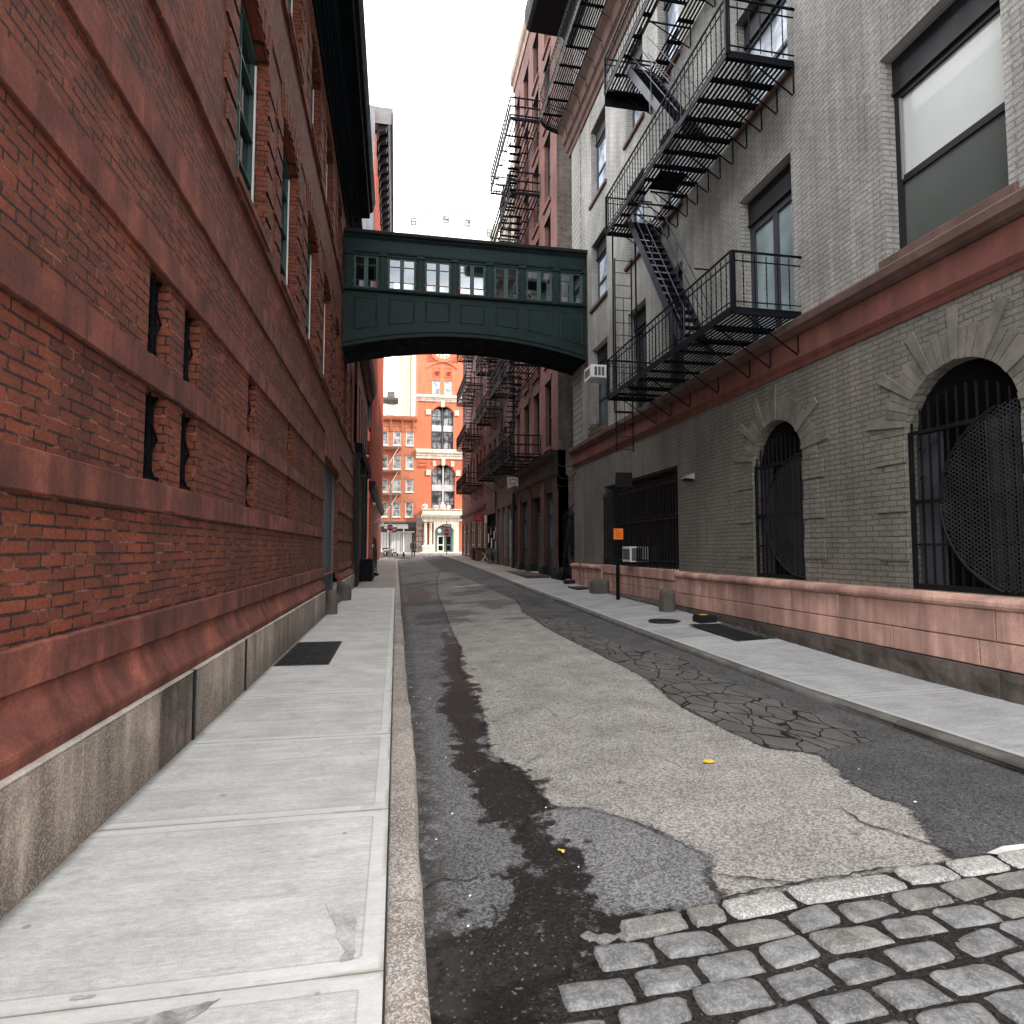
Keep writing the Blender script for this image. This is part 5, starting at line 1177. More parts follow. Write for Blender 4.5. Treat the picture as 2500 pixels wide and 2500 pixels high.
# --- red building with the brown side wall
rb = thing('salmon_brick_building', 'salmon red painted brick building with brown side wall, black ground floor and roof cornice', 'building', (6, 27, .5))
RY0, RY1, RT = 22.42, 31.2, 26.6
lev = [(5.6, 8.25), (9.05, 11.7), (12.45, 15.05), (15.75, 18.55), (19.2, 21.9), (22.6, 24.75)]
wc_ = [(23.42, 24.42), (25.5, 26.55), (27.6, 28.65), (29.7, 30.6)]
o_ = [(a, b, c, d, .28) for a, b in wc_ for c, d in lev]
m = MB(); wall(m, MR, RY0, RY1, 5.25, RT, o_); part('wall', m, M_['brick_salmon'], rb)
MS = lambda u, v, d: (u, RY0 + d, v)
m = MB(); m.boxm(MS, 6.001, 12, .3, RT, 0, .3); part('side_wall', m, M_['brick_brown'], rb, 'unpainted brown brick side wall')
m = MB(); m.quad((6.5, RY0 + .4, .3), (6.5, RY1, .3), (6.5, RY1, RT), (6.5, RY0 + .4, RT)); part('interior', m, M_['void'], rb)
m = MB(); m.box(6.0, 15, RY0 + .32, RY1, RT, RT + .3); m.box(6.3, 15, RY1 - .25, RY1, .3, RT); part('roof', m, M_['roof_dark'], rb)
for a, b, c, d, dep in o_:
    f = win(rb, MR, a, b, c, d, .16, M_['frame_dark'], M_['glass_dark'] if c < 15 else M_['glass_blue'], .07, (), (.5,), .06)
    s = MB(); s.boxm(MR, a - .1, b + .1, c - .16, c, -.08, .2); part('window_sill', s, M_['brick_salmon'], f)
    s = MB(); s.boxm(MR, a - .1, b + .1, d, d + .22, -.035, .05); part('window_lintel', s, M_['pinkbrown'], f)
m = MB(); m.extr([(26.1, .05), (26.1, -.06), (26.4, -.1), (26.5, -.2), (26.9, -.24), (26.95, .4), (26.2, .4)], MR, RY0, RY1 + .05); part('cornice', m, M_['limestone_'], rb, 'plain tan coping')
zb_ = .4
for a, b in ((22.42, 23.05), (24.45, 25.15), (26.95, 27.7), (29.4, 30.15)):
    m = MB(); m.boxm(MR, a, b, zb_, 4.3, -.06, .4); pier = part('brick_pier', m, M_['brick_pier'], rb)
    m = MB(); m.boxm(MR, a - .05, b + .05, zb_ - .1, zb_ + .42, -.12, .4, .01); part('pier_foot', m, M_['black_front'], pier)
for a, b, kind in ((23.05, 24.45, 'w'), (25.15, 26.95, 'd'), (27.7, 29.4, 'w'), (30.15, 31.0, 'w')):
    if kind == 'w':
        m = MB(); m.boxm(MR, a, b, zb_, 1.45, .1, .3); m.boxm(MR, a + .15, b - .15, zb_ + .2, 1.25, .08, .11); part('stall_riser', m, M_['slate_front'], rb)
        win(rb, MR, a, b, 1.45, 3.7, .12, M_['slate_front'], M_['glass_blue'], .1, (.5,), (.62,), .07, name='shop_window')
    else:
        f = win(rb, MR, a + .2, b - .2, zb_ + .1, 2.95, .16, M_['slate_front'], M_['glass_blue'], .16, (.5,), (.3,), .1, name='shop_door'); win(rb, MR, a + .2, b - .2, 3.0, 3.75, .14, M_['slate_front'], M_['glass_black'], .07, (), (), name='transom_window')
        s = MB(); s.boxm(MR, a, b, zb_ - .1, zb_ + .1, -.15, .3); part('door_step', s, M_['granite_edge'], f)
m = MB(); m.extr([(3.72, .3), (3.72, -.02), (4.3, -.06), (4.35, -.14), (5.0, -.14), (5.1, -.28), (5.24, -.3), (5.26, .3)], MR, RY0, RY1); part('shop_fascia', m, M_['black_front'], rb)
pg = tag(MB().box(5.05, 5.95, 23.6, 28.6, ZR(26) - .15, ZR(26) + .07).build('cellar_plate', paint('rusty_cellar_plate', (.075, .055, .05), .7, .3), None, (5.5, 26, ZR(26))), 'rusty brown cellar plates in the pavement before the black shop front', 'hatch')
m = MB(); m.tube([(5.93, 31.1, .5), (5.93, 31.1, 12)], .06, 8); tag(m.build('drainpipe', M_['black_front'], None, (5.93, 31.1, .5)), 'black drainpipe between the salmon building and the pink-brown house', 'pipe')
def escape(name, label, y0, y1, xo, floors, sy0, sy1, gap=.12, flip=0, ladder=None):
    t = thing(name, label, 'fire escape', (5.5, (y0 + y1) / 2, floors[0]), 'fire escapes on the far right row')
    for k, z in enumerate(floors):
        platform(t, xo, 5.98, y0, y1, z, 1.1, gap, slat=.05, hole=(xo + .25, xo + .85, min(sy0, sy1) + .5, max(sy0, sy1)) if k > 0 else None)
        m = MB()
        for (p, q_) in (((xo, y0, z), (xo, y1, z)), ((xo, y0, z), (5.98, y0, z)), ((xo, y1, z), (5.98, y1, z))):
            for h in (.9, .5, .1): m.bar((p[0], p[1], z + h), (q_[0], q_[1], z + h), .05)
            n = max(3, int((Vector(p) - Vector(q_)).length / .3))
            for i in range(n + 1): c = Vector(p).lerp(Vector(q_), i / n); m.bar(c, c + Vector((0, 0, .9)), .028)
        part('railing', m, M_['iron'], t)
        for yy in (y0 + .1, (y0 + y1) / 2, y1 - .1): bracket(t, xo + .1, 5.98, yy, z, .8)
        if k + 1 < len(floors):
            a, b = (sy0, sy1) if (k + flip) % 2 == 0 else (sy0, sy1)
            s = stair(t, xo + .3, xo + .82, a, z, b, floors[k + 1], det=False, sm='iron')
    if ladder:
        m = MB(); ly, l0, l1 = ladder
        for yy in (ly, ly + .45): m.bar((xo - .03, yy, l0), (xo - .03, yy, l1), .04)
        z = l0
        while z < l1: m.bar((xo - .03, ly, z), (xo - .03, ly + .45, z), .03); z += .32
        part('ladder', m, M_['iron'], t)
    return t
escape('fire_escape', 'black fire escape climbing the salmon red building behind the footbridge', 25.2, 31.0, 4.68, [5.4, 9.35, 13.1, 16.9, 20.25], 30.2, 26.6, ladder=(27.0, 5.4, 12.6))
# --- pink-brown house
hb = thing('pink_brown_house', 'pink-brown stuccoed house with pale blue doors and dark shop on the far right', 'building', (6, 36, .6))
HY0, HY1, HT = 31.25, 41.0, 17.2
o_ = [(a, a + 1.05, c, c + 2.2, .25) for a in (31.8, 33.5, 35.3, 37.2, 39.2) for c in (6.2, 9.7, 13.2)]
m = MB(); wall(m, MR, HY0, HY1, 5.0, HT, o_); m.quad(MR(HY0, HT, 0), MR(HY1, HT, 0), MR(HY1, HT, 9), MR(HY0, HT, 9)); part('wall', m, brick('dark_brown_brick', (.11, .050, .040), (.07, .034, .028), (.07, .045, .04), dirt=.4), hb)
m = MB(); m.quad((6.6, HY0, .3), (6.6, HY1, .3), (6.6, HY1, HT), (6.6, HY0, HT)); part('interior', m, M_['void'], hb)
for k, o in enumerate(o_): win(hb, MR, *o[:4], .15, M_['frame_dark'], M_['glass_dark'] if k % 3 else M_['glass_far'], .07)
uo = [(a, a + 1.05, c, c + 2.0, .25) for a in (32.2, 34.3) for c in (17.6, 20.3)]
m = MB(); wall(m, MR, HY0, 36.0, HT, 22.8, uo); m.quad(MR(36, HT, 0), MR(36, HT, 9), MR(36, 22.8, 9), MR(36, 22.8, 0)); m.quad(MR(HY0, 22.8, 0), MR(36, 22.8, 0), MR(36, 22.8, 9), MR(HY0, 22.8, 9)); part('upper_wall', m, M_['tan_stucco'], hb, 'tan stuccoed upper storeys')
for o in uo: win(hb, MR, *o[:4], .15, M_['frame_dark'], M_['glass_dark'], .07)
m = MB(); m.boxm(MR, HY0, 36.9, 3.95, 5.0, -.02, .3); m.boxm(MR, HY0, 36.9, 3.85, 3.95, -.07, .3); part('stucco_fascia', m, M_['pinkbrown'], hb)
for a, b in ((31.45, 31.7), (33.0, 33.6), (34.6, 35.4), (36.4, 36.9)):
    m = MB(); m.boxm(MR, a, b, .4, 3.85, -.06, .3, .01); m.boxm(MR, a - .05, b + .05, .4, 1.0, -.1, .3, .01); part('stucco_pier', m, M_['pinkbrown'], hb)
for a, b in ((31.75, 33.0), (33.6, 34.6), (35.4, 36.4)):
    f = win(hb, MR, a, b, .55, 3.0, .08, M_['pale_blue'], M_['glass_blue'], .2, (.5,), (.45,), .12, name='door'); win(hb, MR, a, b, 3.0, 3.85, .08, M_['pale_blue'], M_['glass_black'], .08, (.5,), (), .06, name='transom_window')
m = MB(); m.boxm(MR, 36.9, 41, 3.7, 5.0, -.1, .3); part('shop_fascia', m, M_['black_front'], hb)
for a, b in ((37.0, 38.4), (38.5, 39.6), (39.7, 40.9)): win(hb, MR, a, b, .6, 3.7, .05, M_['green_shaded'], M_['glass_dark'], .14, (.5,), (.25, .75), .08, name='shop_window')
for k, (y, z, w, h) in enumerate(((37.4, 1.4, .35, .6), (37.9, 2.1, .3, .5), (37.3, 2.5, .4, .35), (38.9, 1.5, .4, .7), (39.2, 2.4, .3, .4), (40.2, 1.9, .4, .6))):
    tag(MB().boxm(MR, y, y + w, z, z + h, .02, .03).build('poster', M_['sign_white'] if k % 2 else M_['granite_edge'], None, (6, y, z)), 'small pale poster in the dark shop window on the far right', 'poster', 'posters in the dark shop window')
bn = thing('banner', 'white hanging banner with black script above the pale blue doors', 'banner', (5.5, 29.8, 4.5))
m = MB(); m.add([(5.42, 30.2, 5.12), (5.95, 29.3, 5.0), (5.9, 29.4, 4.55), (5.72, 29.7, 4.62), (5.45, 30.15, 4.5)], [(0, 1, 2, 3, 4)]); bc = part('cloth', m, M_['frame_white'], bn)
m = MB(); pts = [(5.66 - .0 + .16 * math.cos(t) * (1 - .08 * t), 29.76 - .27 * math.cos(t) * (1 - .08 * t) - .02, 4.83 + .12 * math.sin(t)) for t in [k * .5 for k in range(14)]]; m.tube(pts, .013, 5); m.tube([(5.5, 30.0, 4.68), (5.62, 29.78, 4.73), (5.72, 29.6, 4.67), (5.82, 29.42, 4.72)], .011, 5); part('script', m, M_['ink'], bc)
rs_ = thing('shop_sign', 'small dark red projecting sign with pale lettering on the far right shops', 'sign', (5.6, 41.2, 3.5)); m = MB(); m.box(5.1, 5.72, 41.0, 41.05, 3.35, 3.85); p_ = part('panel', m, M_['sign_red'], rs_)
m = MB(); m.box(5.2, 5.62, 40.985, 40.997, 3.68, 3.72); m.box(5.2, 5.5, 40.985, 40.997, 3.56, 3.59); m.box(5.2, 5.6, 40.985, 40.997, 3.48, 3.51); part('lettering', m, M_['pale_pink'], p_); m = MB(); m.bar((5.7, 41.02, 3.8), (6.0, 41.02, 3.8), .03); part('bracket', m, M_['iron'], rs_)
for y, lab in ((40.2, 'white paper notice on the green shop front'), (40.7, 'second white paper notice, above the first')):
    tag(MB().box(5.86, 5.885, y, y + .4, 3.25, 3.75).build('shop_notice', M_['frame_white'], None, (5.87, y, 3.25)), 'white notice board beside the small red sign', 'sign', 'white notice boards by the red sign')
escape('fire_escape', 'stacked iron balconies and ladder on the dark pink-brown house', 34.7, 39.4, 5.02, [9.6, 12.9, 16.1], 38.6, 35.8, ladder=(36.4, 9.6, 17.0))
escape('fire_escape', 'low wide iron balcony over the black shop fascia', 31.6, 37.6, 4.9, [5.75], 0, 1)
# --- end building of the right row
eb = thing('corner_brick_building', 'red-brown corner building with upper floors painted in a sunlit tone at the far end of the right row', 'building', (6, 49, .9))
EY0, EY1, ET = 41.05, 57.0, 19.8
o_ = [(a, a + 1.0, c, c + 2.1, .25) for a in [41.8 + 1.95 * k for k in range(8)] for c in (6.6, 10.0, 13.6, 17.0)]
m = MB(); wall(m, MR, EY0, EY1, 4.4, 11.9, [o for o in o_ if o[3] < 12.2 and o[2] < 11]); part('wall', m, M_['red_front'], eb)
m = MB(); wall(m, MR, EY0, EY1, 12.2, ET, [o for o in o_ if o[2] > 12.2]); m.boxm(MR, EY0, EY1, 11.9, 12.2, -.02, .2); part('upper_wall', m, M_['pale_pink'], eb)  # sunlight on the upper floors put into the wall colour
m = MB()
for yy in (EY0, EY1): m.quad(MR(yy, .5, 0), MR(yy, .5, 10.5), MR(yy, ET, 10.5), MR(yy, ET, 0))
m.quad(MR(EY0, ET, 0), MR(EY1, ET, 0), MR(EY1, ET, 10.5), MR(EY0, ET, 10.5)); m.quad(MR(EY0, .5, .6), MR(EY1, .5, .6), MR(EY1, ET, .6), MR(EY0, ET, .6)); part('shell', m, M_['brick_mid'], eb)
for o in o_: win(eb, MR, *o[:4], .15, M_['frame_dark'], M_['glass_dark'], .07)
m = MB(); wall(m, MR, EY0, EY1, .6, 4.4, [(a, b, 1.0, 3.7, .3) for a, b in ((41.4, 43.0), (44.2, 46.4), (47.6, 50.2), (51.3, 53.4), (54.4, 56.4))]); m.extr([(4.3, .0), (4.3, -.1), (4.5, -.2), (4.55, -.2), (4.6, 0)], MR, EY0, EY1); part('ground_floor', m, M_['red_front'], eb)
for a, b in ((41.4, 43.0), (44.2, 46.4), (47.6, 50.2), (51.3, 53.4), (54.4, 56.4)): win(eb, MR, a, b, 1.0, 3.7, .1, M_['frame_white'], M_['glass_far'], .1, (.5,), (.3, .75), .08, name='shop_window')
escape('fire_escape', 'black fire escape with stacked stairs at the far corner building', 43.0, 49.6, 4.75, [6.0, 9.5, 13.2, 16.9], 48.2, 44.2)
# things on the far right pavement
def stool():
    t = thing('folding_stool', 'small folding stool with crossed white legs outside the dark shop', 'stool', (5.55, 38.6, ZR(38.6))); z = ZR(38.6) + .12
    m = MB(); m.bar((5.35, 38.5, z), (5.75, 38.5, z + .6), .035); m.bar((5.75, 38.5, z), (5.35, 38.5, z + .6), .035); m.bar((5.35, 38.8, z), (5.75, 38.8, z + .6), .035); m.bar((5.75, 38.8, z), (5.35, 38.8, z + .6), .035); part('legs', m, M_['frame_white'], t)
    m = MB(); m.box(5.28, 5.82, 38.42, 38.88, z + .6, z + .66); part('seat', m, M_['black'], t)
stool()
for y, lab, w in ((43.8, 'black square planter tub on the far right pavement', .45), (41.6, 'brown wooden bench box beside the dark shop window', .5)):
    t = thing('planter_box', lab, 'planter', (5.6, y, ZR(y))); z = ZR(y) + .05; m = MB(); m.box(5.35, 5.9, y - w, y + w, z, z + .75, ) ; part('tub', m, M_['black'] if w < .5 else M_['red_front'], t)
    m = MB(); m.box(5.3, 5.95, y - w - .05, y + w + .05, z + .751, z + .83); part('rim', m, M_['steel_dark'], t)
hy = thing('stone_urn', 'weathered stone urn standing on the right pavement by the pink-brown piers', 'urn', (5.6, 36.6, ZR(36.6))); z = ZR(36.6) + .05
m = MB(); m.lathe([(.2, z), (.2, z + .12), (.1, z + .2), (.16, z + .3), (.27, z + .55), (.28, z + .75), (.22, z + .85), (.27, z + .92), (.2, z + .93)], (5.55, 36.6, 0), 14); part('bowl', m, M_['guard'], hy)
m = MB(); m.lathe([(.13, z), (.13, z + .1), (.08, z + .4), (.17, z + .7), (.16, z + .84), (.05, z + .86)], (5.8, 36.0, 0), 12); tag(m.build('stone_post', M_['guard'], None, (5.8, 36.0, ZR(36))), 'short stone post just behind the urn on the right pavement', 'post')

# ================================================================== FAR END OF THE STREET
M_['tower_red'] = stone('orange_red_stucco', (.60, .175, .085), var=.12, bump=.1, streak=.15)
M_['brick_orange'] = brick('orange_brick', (.54, .20, .10), (.47, .16, .08), (.45, .20, .12), bump=.3, dirt=.15)
M_['limestone'] = stone('pale_limestone', (.80, .72, .60), var=.15, bump=.15, streak=.25)
M_['store_grey'] = paint('pale_grey_shutter', (.55, .57, .58), .5, .1)
M_['store_dark'] = paint('dark_grey_shop', (.08, .085, .09), .5, .15)
M_['mint'] = paint('grey_green_door', (.16, .25, .23), .5, .1)
FY = 70.0; GZ = 1.08
ME = lambda u, v, d: (u, FY + d, v)
sheet('far_pavement', -45, 45, 66.4, 70.3, lambda x, y: GZ - .01 * (70 - y), M_['pave_r'] if False else stone('far_concrete', (.55, .54, .50), var=.1), 1.3)
m = MB(); m.box(-45, 45, 66.25, 66.41, .6, GZ - .03); struct('far_kerb', m, M_['granite_edge'])
# crossing marks
m = MB()
for x0, x1 in ((1.5, 1.95), (2.35, 2.62), (2.85, 3.05), (3.2, 3.7), (.9, 1.2)): z = zroad(x0, 59.6) + .008; m.quad((x0, 59.2, z), (x1, 59.2, z), (x1 + .1, 60.0, z + .005), (x0 + .05, 60.0, z + .005))
struct('crossing_marks', m, M_['sign_white'])
z = zroad(3.1, 2.72) + .012; m = MB(); m.add([(2.98, 2.73, z), (3.04, 2.69, z), (3.6, 2.70, z + .004), (3.6, 2.77, z + .004), (3.12, 2.77, z + .002)], [(0, 1, 2, 3, 4)]); struct('stop_line', m, paint('worn_white_line', (.62, .61, .58), .8, .25))
# --- low brick building
lb = thing('low_brick_building', 'orange brick building with white framed windows, bracketed cornice and grey shop front facing the street', 'building', (-2, 70, GZ))
cx = [-.02 + 1.42 * k for k in range(-7, 2)]
rows = [(13.2, 14.72), (10.5, 12.0), (7.92, 9.32), (5.1, 6.75)]
o_ = [(c - .42, c + .42, a, b, .2) for c in cx for a, b in rows]
m = MB(); wall(m, ME, -11, 2.2, 4.55, 16.3, o_); part('wall', m, M_['brick_orange'], lb)
for c, (a, b) in [(c, r) for c in cx for r in rows]:
    if c < -3.2: continue
    f = win(lb, ME, c - .42, c + .42, a, b, .02, M_['frame_white'], M_['glass_far'], .075, (), (.5,), .07, .05)
    s = MB(); s.boxm(ME, c - .5, c + .5, a - .12, a, -.08, .1); part('window_sill', s, M_['limestone'], f)
    s = MB()
    for k in range(3): s.boxm(ME, c - .55 + k * .37, c - .20 + k * .37, b + .02, b + .48 - .1 * abs(k - 1), -.05 - .02 * (k == 1), .05, .01)
    part('window_lintel', s, M_['brick_orange'], f)
m = MB(); m.extr([(15.1, .05), (15.1, -.06), (15.25, -.06), (15.3, -.1), (15.95, -.1), (16.0, -.4), (16.2, -.5), (16.45, -.55), (16.5, .3), (15.2, .3)], ME, -11, 2.2); part('cornice', m, M_['brick_orange'], lb)
for k in range(9):
    u = -8.3 + k * 1.25; m = MB(); m.extr([(14.75, .02), (14.75, -.1), (15.2, -.16), (15.7, -.3), (15.99, -.42), (15.99, .02)], ME, u, u + .2); part('cornice_bracket', m, M_['brick_orange'], lb)
m = MB(); m.boxm(ME, -11, 2.25, 4.35, 4.56, -.12, .2); m.boxm(ME, -11, 2.2, 4.0, 4.35, .0, .2); part('shop_fascia', m, M_['store_dark'], lb)
m = MB(); m.extr([(4.3, .0), (4.28, -.02), (3.75, -1.0), (3.72, -1.0), (4.2, .0)], ME, -1.3, 1.3); part('awning', m, M_['galv'], lb)
m = MB(); m.boxm(ME, -11, 2.2, GZ - .1, 4.0, .3, .4); part('shop_wall', m, M_['store_dark'], lb)
for a, b, mt in ((-3, -1.05, 'store_grey'), (-.75, .70, 'store_grey'), (.92, 1.72, 'store_grey')):
    m = MB(); n = 6
    for k in range(n): m.boxm(ME, a + (b - a) * k / n + .015, a + (b - a) * (k + 1) / n - .015, GZ, 3.35, .20, .3)
    part('roller_shutter', m, M_[mt], lb)
for a in (-1.0, .74):
    m = MB(); m.boxm(ME, a, a + .16, GZ, 4.0, .0, .28); part('shop_column', m, M_['frame_white'], lb)
m = MB(); m.boxm(ME, -1, 2.0, 3.36, 3.46, .05, .28); part('shop_transom', m, M_['frame_white'], lb)
# shallow fire escape on the low building
t = thing('fire_escape', 'pale thin fire escape with diagonal stairs on the orange brick building at the street end', 'fire escape', (-.6, 69.5, 7.6))
for z in (12.85, 10.2, 7.6):
    m = MB(); m.box(-2.0, .5, 69.1, 69.95, z - .05, z); part('platform', m, M_['galv'], t)
    m = MB()
    for h in (.45, .85): m.bar((-2.0, 69.1, z + h), (.5, 69.1, z + h), .03); m.bar((.5, 69.1, z + h), (.5, 69.98, z + h), .03)
    for k in range(12): m.bar((-2 + k * .227, 69.1, z), (-2 + k * .227, 69.1, z + .85), .015)
    part('railing', m, M_['galv'], t)
    m = MB(); m.bar((.15, 69.3, z - .03), (-1.25, 69.3, z - 2.6 if z > 8 else z - 2.2), .2, .05); part('stair', m, M_['frame_white'], t)
    m = MB(); m.bar((.45, 69.15, z - .05), (.45, 69.97, z - .75), .03); part('bracket', m, M_['galv'], t)
# --- clock tower
ct = thing('clock_tower', 'orange-red tower with white stone bands, tall arched windows, clock face and columned stone porch', 'building', (5, 70, GZ))
TX0, TX1, TCX = 2.2, 9.5, 5.07
o_ = [(3.9, 4.78, 19.12, 20.88, .25), (5.28, 6.14, 19.12, 20.88, .25), (3.82, 6.32, 12.85, 17.85, .45, .8), (3.88, 6.5, 5.9, 11.1, .45, 1.0)]
m = MB(); wall(m, ME, TX0, TX1, 1, 33.5, o_); m.quad((TX0, FY, 1), (TX0, FY + 8, 1), (TX0, FY + 8, 33.5), (TX0, FY, 33.5)); part('wall', m, M_['tower_red'], ct)
m = MB(); m.quad((TX0, FY + .8, 1), (TX1, FY + .8, 1), (TX1, FY + .8, 33), (TX0, FY + .8, 33)); part('interior', m, M_['void'], ct)
for o in o_[:2]: win(ct, ME, *o[:4], .1, M_['frame_white'], M_['glass_sky'], .08, (), (.5,), .07)
for (a, b, c, d, dep, rise), gm in zip(o_[2:], ('glass_far', 'glass_blue')):
    for u0, u1 in ((a, (a + b) / 2 - .06), ((a + b) / 2 + .06, b)):
        f = win(ct, ME, u0 + .04, u1 - .02, c, d - .22, .22, M_['frame_grey'], M_[gm] if d > 12 else M_['glass_far'], .08, (.55,), (.2, .43, .57, .8), .06, .06, rise=.45)
        s = MB(); hh = (d - c); s.boxm(ME, u0 + .06, u1 - .04, c + hh * .42, c + hh * .56, .16, .24); s.boxm(ME, u0 + .3, u1 - .3, c + hh * .455, c + hh * .525, .13, .16); part('spandrel', s, M_['store_grey'], f)
    m = MB(); m.boxm(ME, (a + b) / 2 - .07, (a + b) / 2 + .07, c, d - .1, .12, .34); part('mullion', m, M_['store_dark'] if d > 12 else M_['frame_white'], ct)
    m = MB(); P = arc_pts(a - .05, b + .05, d + .05, rise + .02, 14); Q = arc_pts(a - .42, b + .42, d + .52, rise + .25, 14)
    for k in range(14): m.add([ME(*p, e) for e in (-.10, .02) for p in (P[k], P[k + 1], Q[k + 1], Q[k])], [(0, 1, 2, 3), (0, 1, 5, 4), (2, 3, 7, 6)])
    part('arch_hood', m, M_['tower_red'], ct)
    m = MB(); m.boxm(ME, (a + b) / 2 - .2, (a + b) / 2 + .2, d - .12, d + .62, -.24, .05, .03); part('keystone', m, M_['limestone'], ct)
    for u in (a - .62, b + .12):
        m = MB(); m.boxm(ME, u, u + .5, d - rise - .25, d - rise + .35, -.14, .05, .03); part('springer_stone', m, M_['limestone'], ct)
    if d < 12:
        for k, (u, v) in enumerate(((a + .12, d + .02), (b - .42, d + .02))):
            m = MB(); m.boxm(ME, u, u + .34, v - .22, v + .36, -.16, .05, .02); part('voussoir', m, M_['limestone'], ct)
for (v0, v1) in ((18.35, 19.06), (11.75, 12.82)):
    h = v1 - v0; m = MB(); m.extr([(v0, .02), (v0, -.1), (v0 + h * .3, -.14), (v0 + h * .34, -.2), (v0 + h * .55, -.2), (v0 + h * .6, -.32), (v0 + h * .85, -.36), (v1, -.3), (v1, .02)], ME, TX0 - .12, TX1); part('stone_band', m, M_['limestone'], ct)
ring = lambda r0, r1, d0, d1, c: (lambda m: [m.add([ME(c[0] + r * math.cos(t), c[1] + r * math.sin(t), d) for d in (d0, d1) for r, t in ((r0, t0), (r0, t1), (r1, t1), (r1, t0))], [(0, 1, 2, 3), (0, 1, 5, 4), (2, 3, 7, 6)]) for t0, t1 in [(2 * math.pi * k / 40, 2 * math.pi * (k + 1) / 40) for k in range(40)]] and m)(MB())
cc_ = (TCX, 24.45)
ck = part('clock_ring', ring(1.05, 1.5, -.16, .02, cc_), M_['tower_red'], ct)
m = MB(); m.add([ME(cc_[0] + 1.06 * math.cos(t), cc_[1] + 1.06 * math.sin(t), -.03) for t in [2 * math.pi * k / 40 for k in range(40)]], [tuple(range(40))]); cf = part('clock_face', m, M_['frame_white'], ct)
m = MB()
for k in range(12):
    t = 2 * math.pi * k / 12; e1, e2 = .72, .95; c_, s_ = math.cos(t), math.sin(t); w_ = .07
    m.add([ME(cc_[0] + r * c_ - s * w_ * s_, cc_[1] + r * s_ + s * w_ * c_, -.045) for r, s in ((e1, -1), (e2, -1.3), (e2, 1.3), (e1, 1))], [(0, 1, 2, 3)])
part('clock_numerals', m, M_['store_dark'], cf)
m = MB(); m.add([ME(cc_[0] + .55 * math.cos(t), cc_[1] + .55 * math.sin(t), -.045) for t in [2 * math.pi * k / 24 for k in range(24)]], [tuple(range(24))]); part('clock_centre', m, M_['glass_sky'], cf)
m = MB(); m.bar(ME(*cc_, -.07), ME(cc_[0] - .1, cc_[1] - .5, -.07), .06, .01); m.bar(ME(*cc_, -.07), ME(cc_[0] + .02, cc_[1] + .8, -.07), .05, .01); part('clock_hands', m, M_['ink'], cf)
m = MB(); P = arc_pts(3.4, 6.74, 22.95, .75, 14); Q = arc_pts(3.3, 6.84, 23.1, .8, 14)
for k in range(14): m.add([ME(*p, e) for e in (-.12, .02) for p in (P[k], P[k + 1], Q[k + 1], Q[k])], [(0, 1, 2, 3), (0, 1, 5, 4), (2, 3, 7, 6)])
part('arch_hood', m, M_['tower_red'], ct)
for u0, u1 in ((3.95, 4.82), (5.3, 6.17)):
    m = MB(); m.boxm(ME, u0, u1, 21.25, 21.31, -.05, .02); m.boxm(ME, u0, u0 + .06, 21.31, 22.3, -.05, .02); m.boxm(ME, u1 - .06, u1, 21.31, 22.3, -.05, .02); m.boxm(ME, u0, u1, 22.3, 22.36, -.05, .02)
    pn = part('relief_panel', m, M_['tower_red'], ct); m = MB(); c0 = (u0 + u1) / 2
    for s_ in (-1, 1): spiral(m, ME, c0 + s_ * .26, 21.75, -.02, .17, 1.5, -s_, 1, .045); spiral(m, ME, c0 + s_ * .2, 21.55, -.02, .12, 1.2, -s_, -1, .04)
    part('relief_scroll', m, stone('dark_terracotta', (.34, .07, .035)), pn)
m = MB()
for s_ in (-1, 1): m.add([ME(TCX + s_ * 1.75, 23.0, -.05), ME(TCX + s_ * 1.75, 24.0, -.05), ME(TCX + s_ * 1.0, 23.0, -.05)], [(0, 1, 2)])
part('corner_ornament', m, stone('terracotta_relief', (.42, .085, .04)), ct)
m = MB(); m.boxm(ME, 2.25, 3.3, 10.9, 11.55, -.05, .02); m.boxm(ME, 2.25, 3.3, 10.75, 10.82, -.07, .02)
for k in range(4): spiral(m, ME, 2.4 + .25 * k, 11.25, -.07, .1, 1.3, 1, 1, .03)
part('relief_panel', m, M_['tower_red'], ct)
# porch
po = MB(); py = 69.0
MP = lambda u, v, d: (u, py + d, v)
m = MB(); m.boxm(MP, 2.9, 4.1, GZ, 1.88, -.1, .95, .02); m.boxm(MP, 2.85, 4.15, 1.62, 1.90, -.16, .97, .03); part('porch_plinth', m, M_['limestone'], ct)
for u in (3.2, 3.78):
    m = MB(); m.lathe([(.24, 1.9), (.24, 1.98), (.18, 2.02), (.19, 2.2), (.175, 3.2), (.16, 4.3), (.2, 4.36), (.21, 4.42)], (u, py + .2, 0), 16)
    for s_ in (-1, 1): m.lathe([(.01, -.12), (.09, -.1), (.09, .1), (.01, .12)], (u + s_ * .17, py + .2, 4.45), 10, 'y')
    m.boxm(MP, u - .26, u + .26, 4.52, 4.62, -.05, .45); part('porch_column', m, M_['limestone'], ct)
m = MB(); m.boxm(MP, 2.85, 7.4, 4.62, 4.95, -.05, .95, .02); m.extr([(4.95, .9), (4.95, -.08), (5.05, -.1), (5.12, -.3), (5.25, -.36), (5.3, -.36), (5.34, .9)], MP, 2.72, 7.5); m.boxm(MP, 2.85, 7.4, 5.34, 5.85, -.02, .95, .02); m.boxm(MP, 2.8, 7.45, 5.85, 5.98, -.1, .95, .02); part('porch_entablature', m, M_['limestone'], ct)
m = MB(); m.lathe([(.28, 5.98), (.2, 6.1), (.34, 6.22), (.3, 6.4), (.12, 6.5), (.02, 6.52)], (3.1, py + .2, 0), 12)
for s_ in (-1, 1): spiral(m, MP, 5.07 + s_ * .9, 6.15, .1, .22, 1.3, -s_, 1, .09)
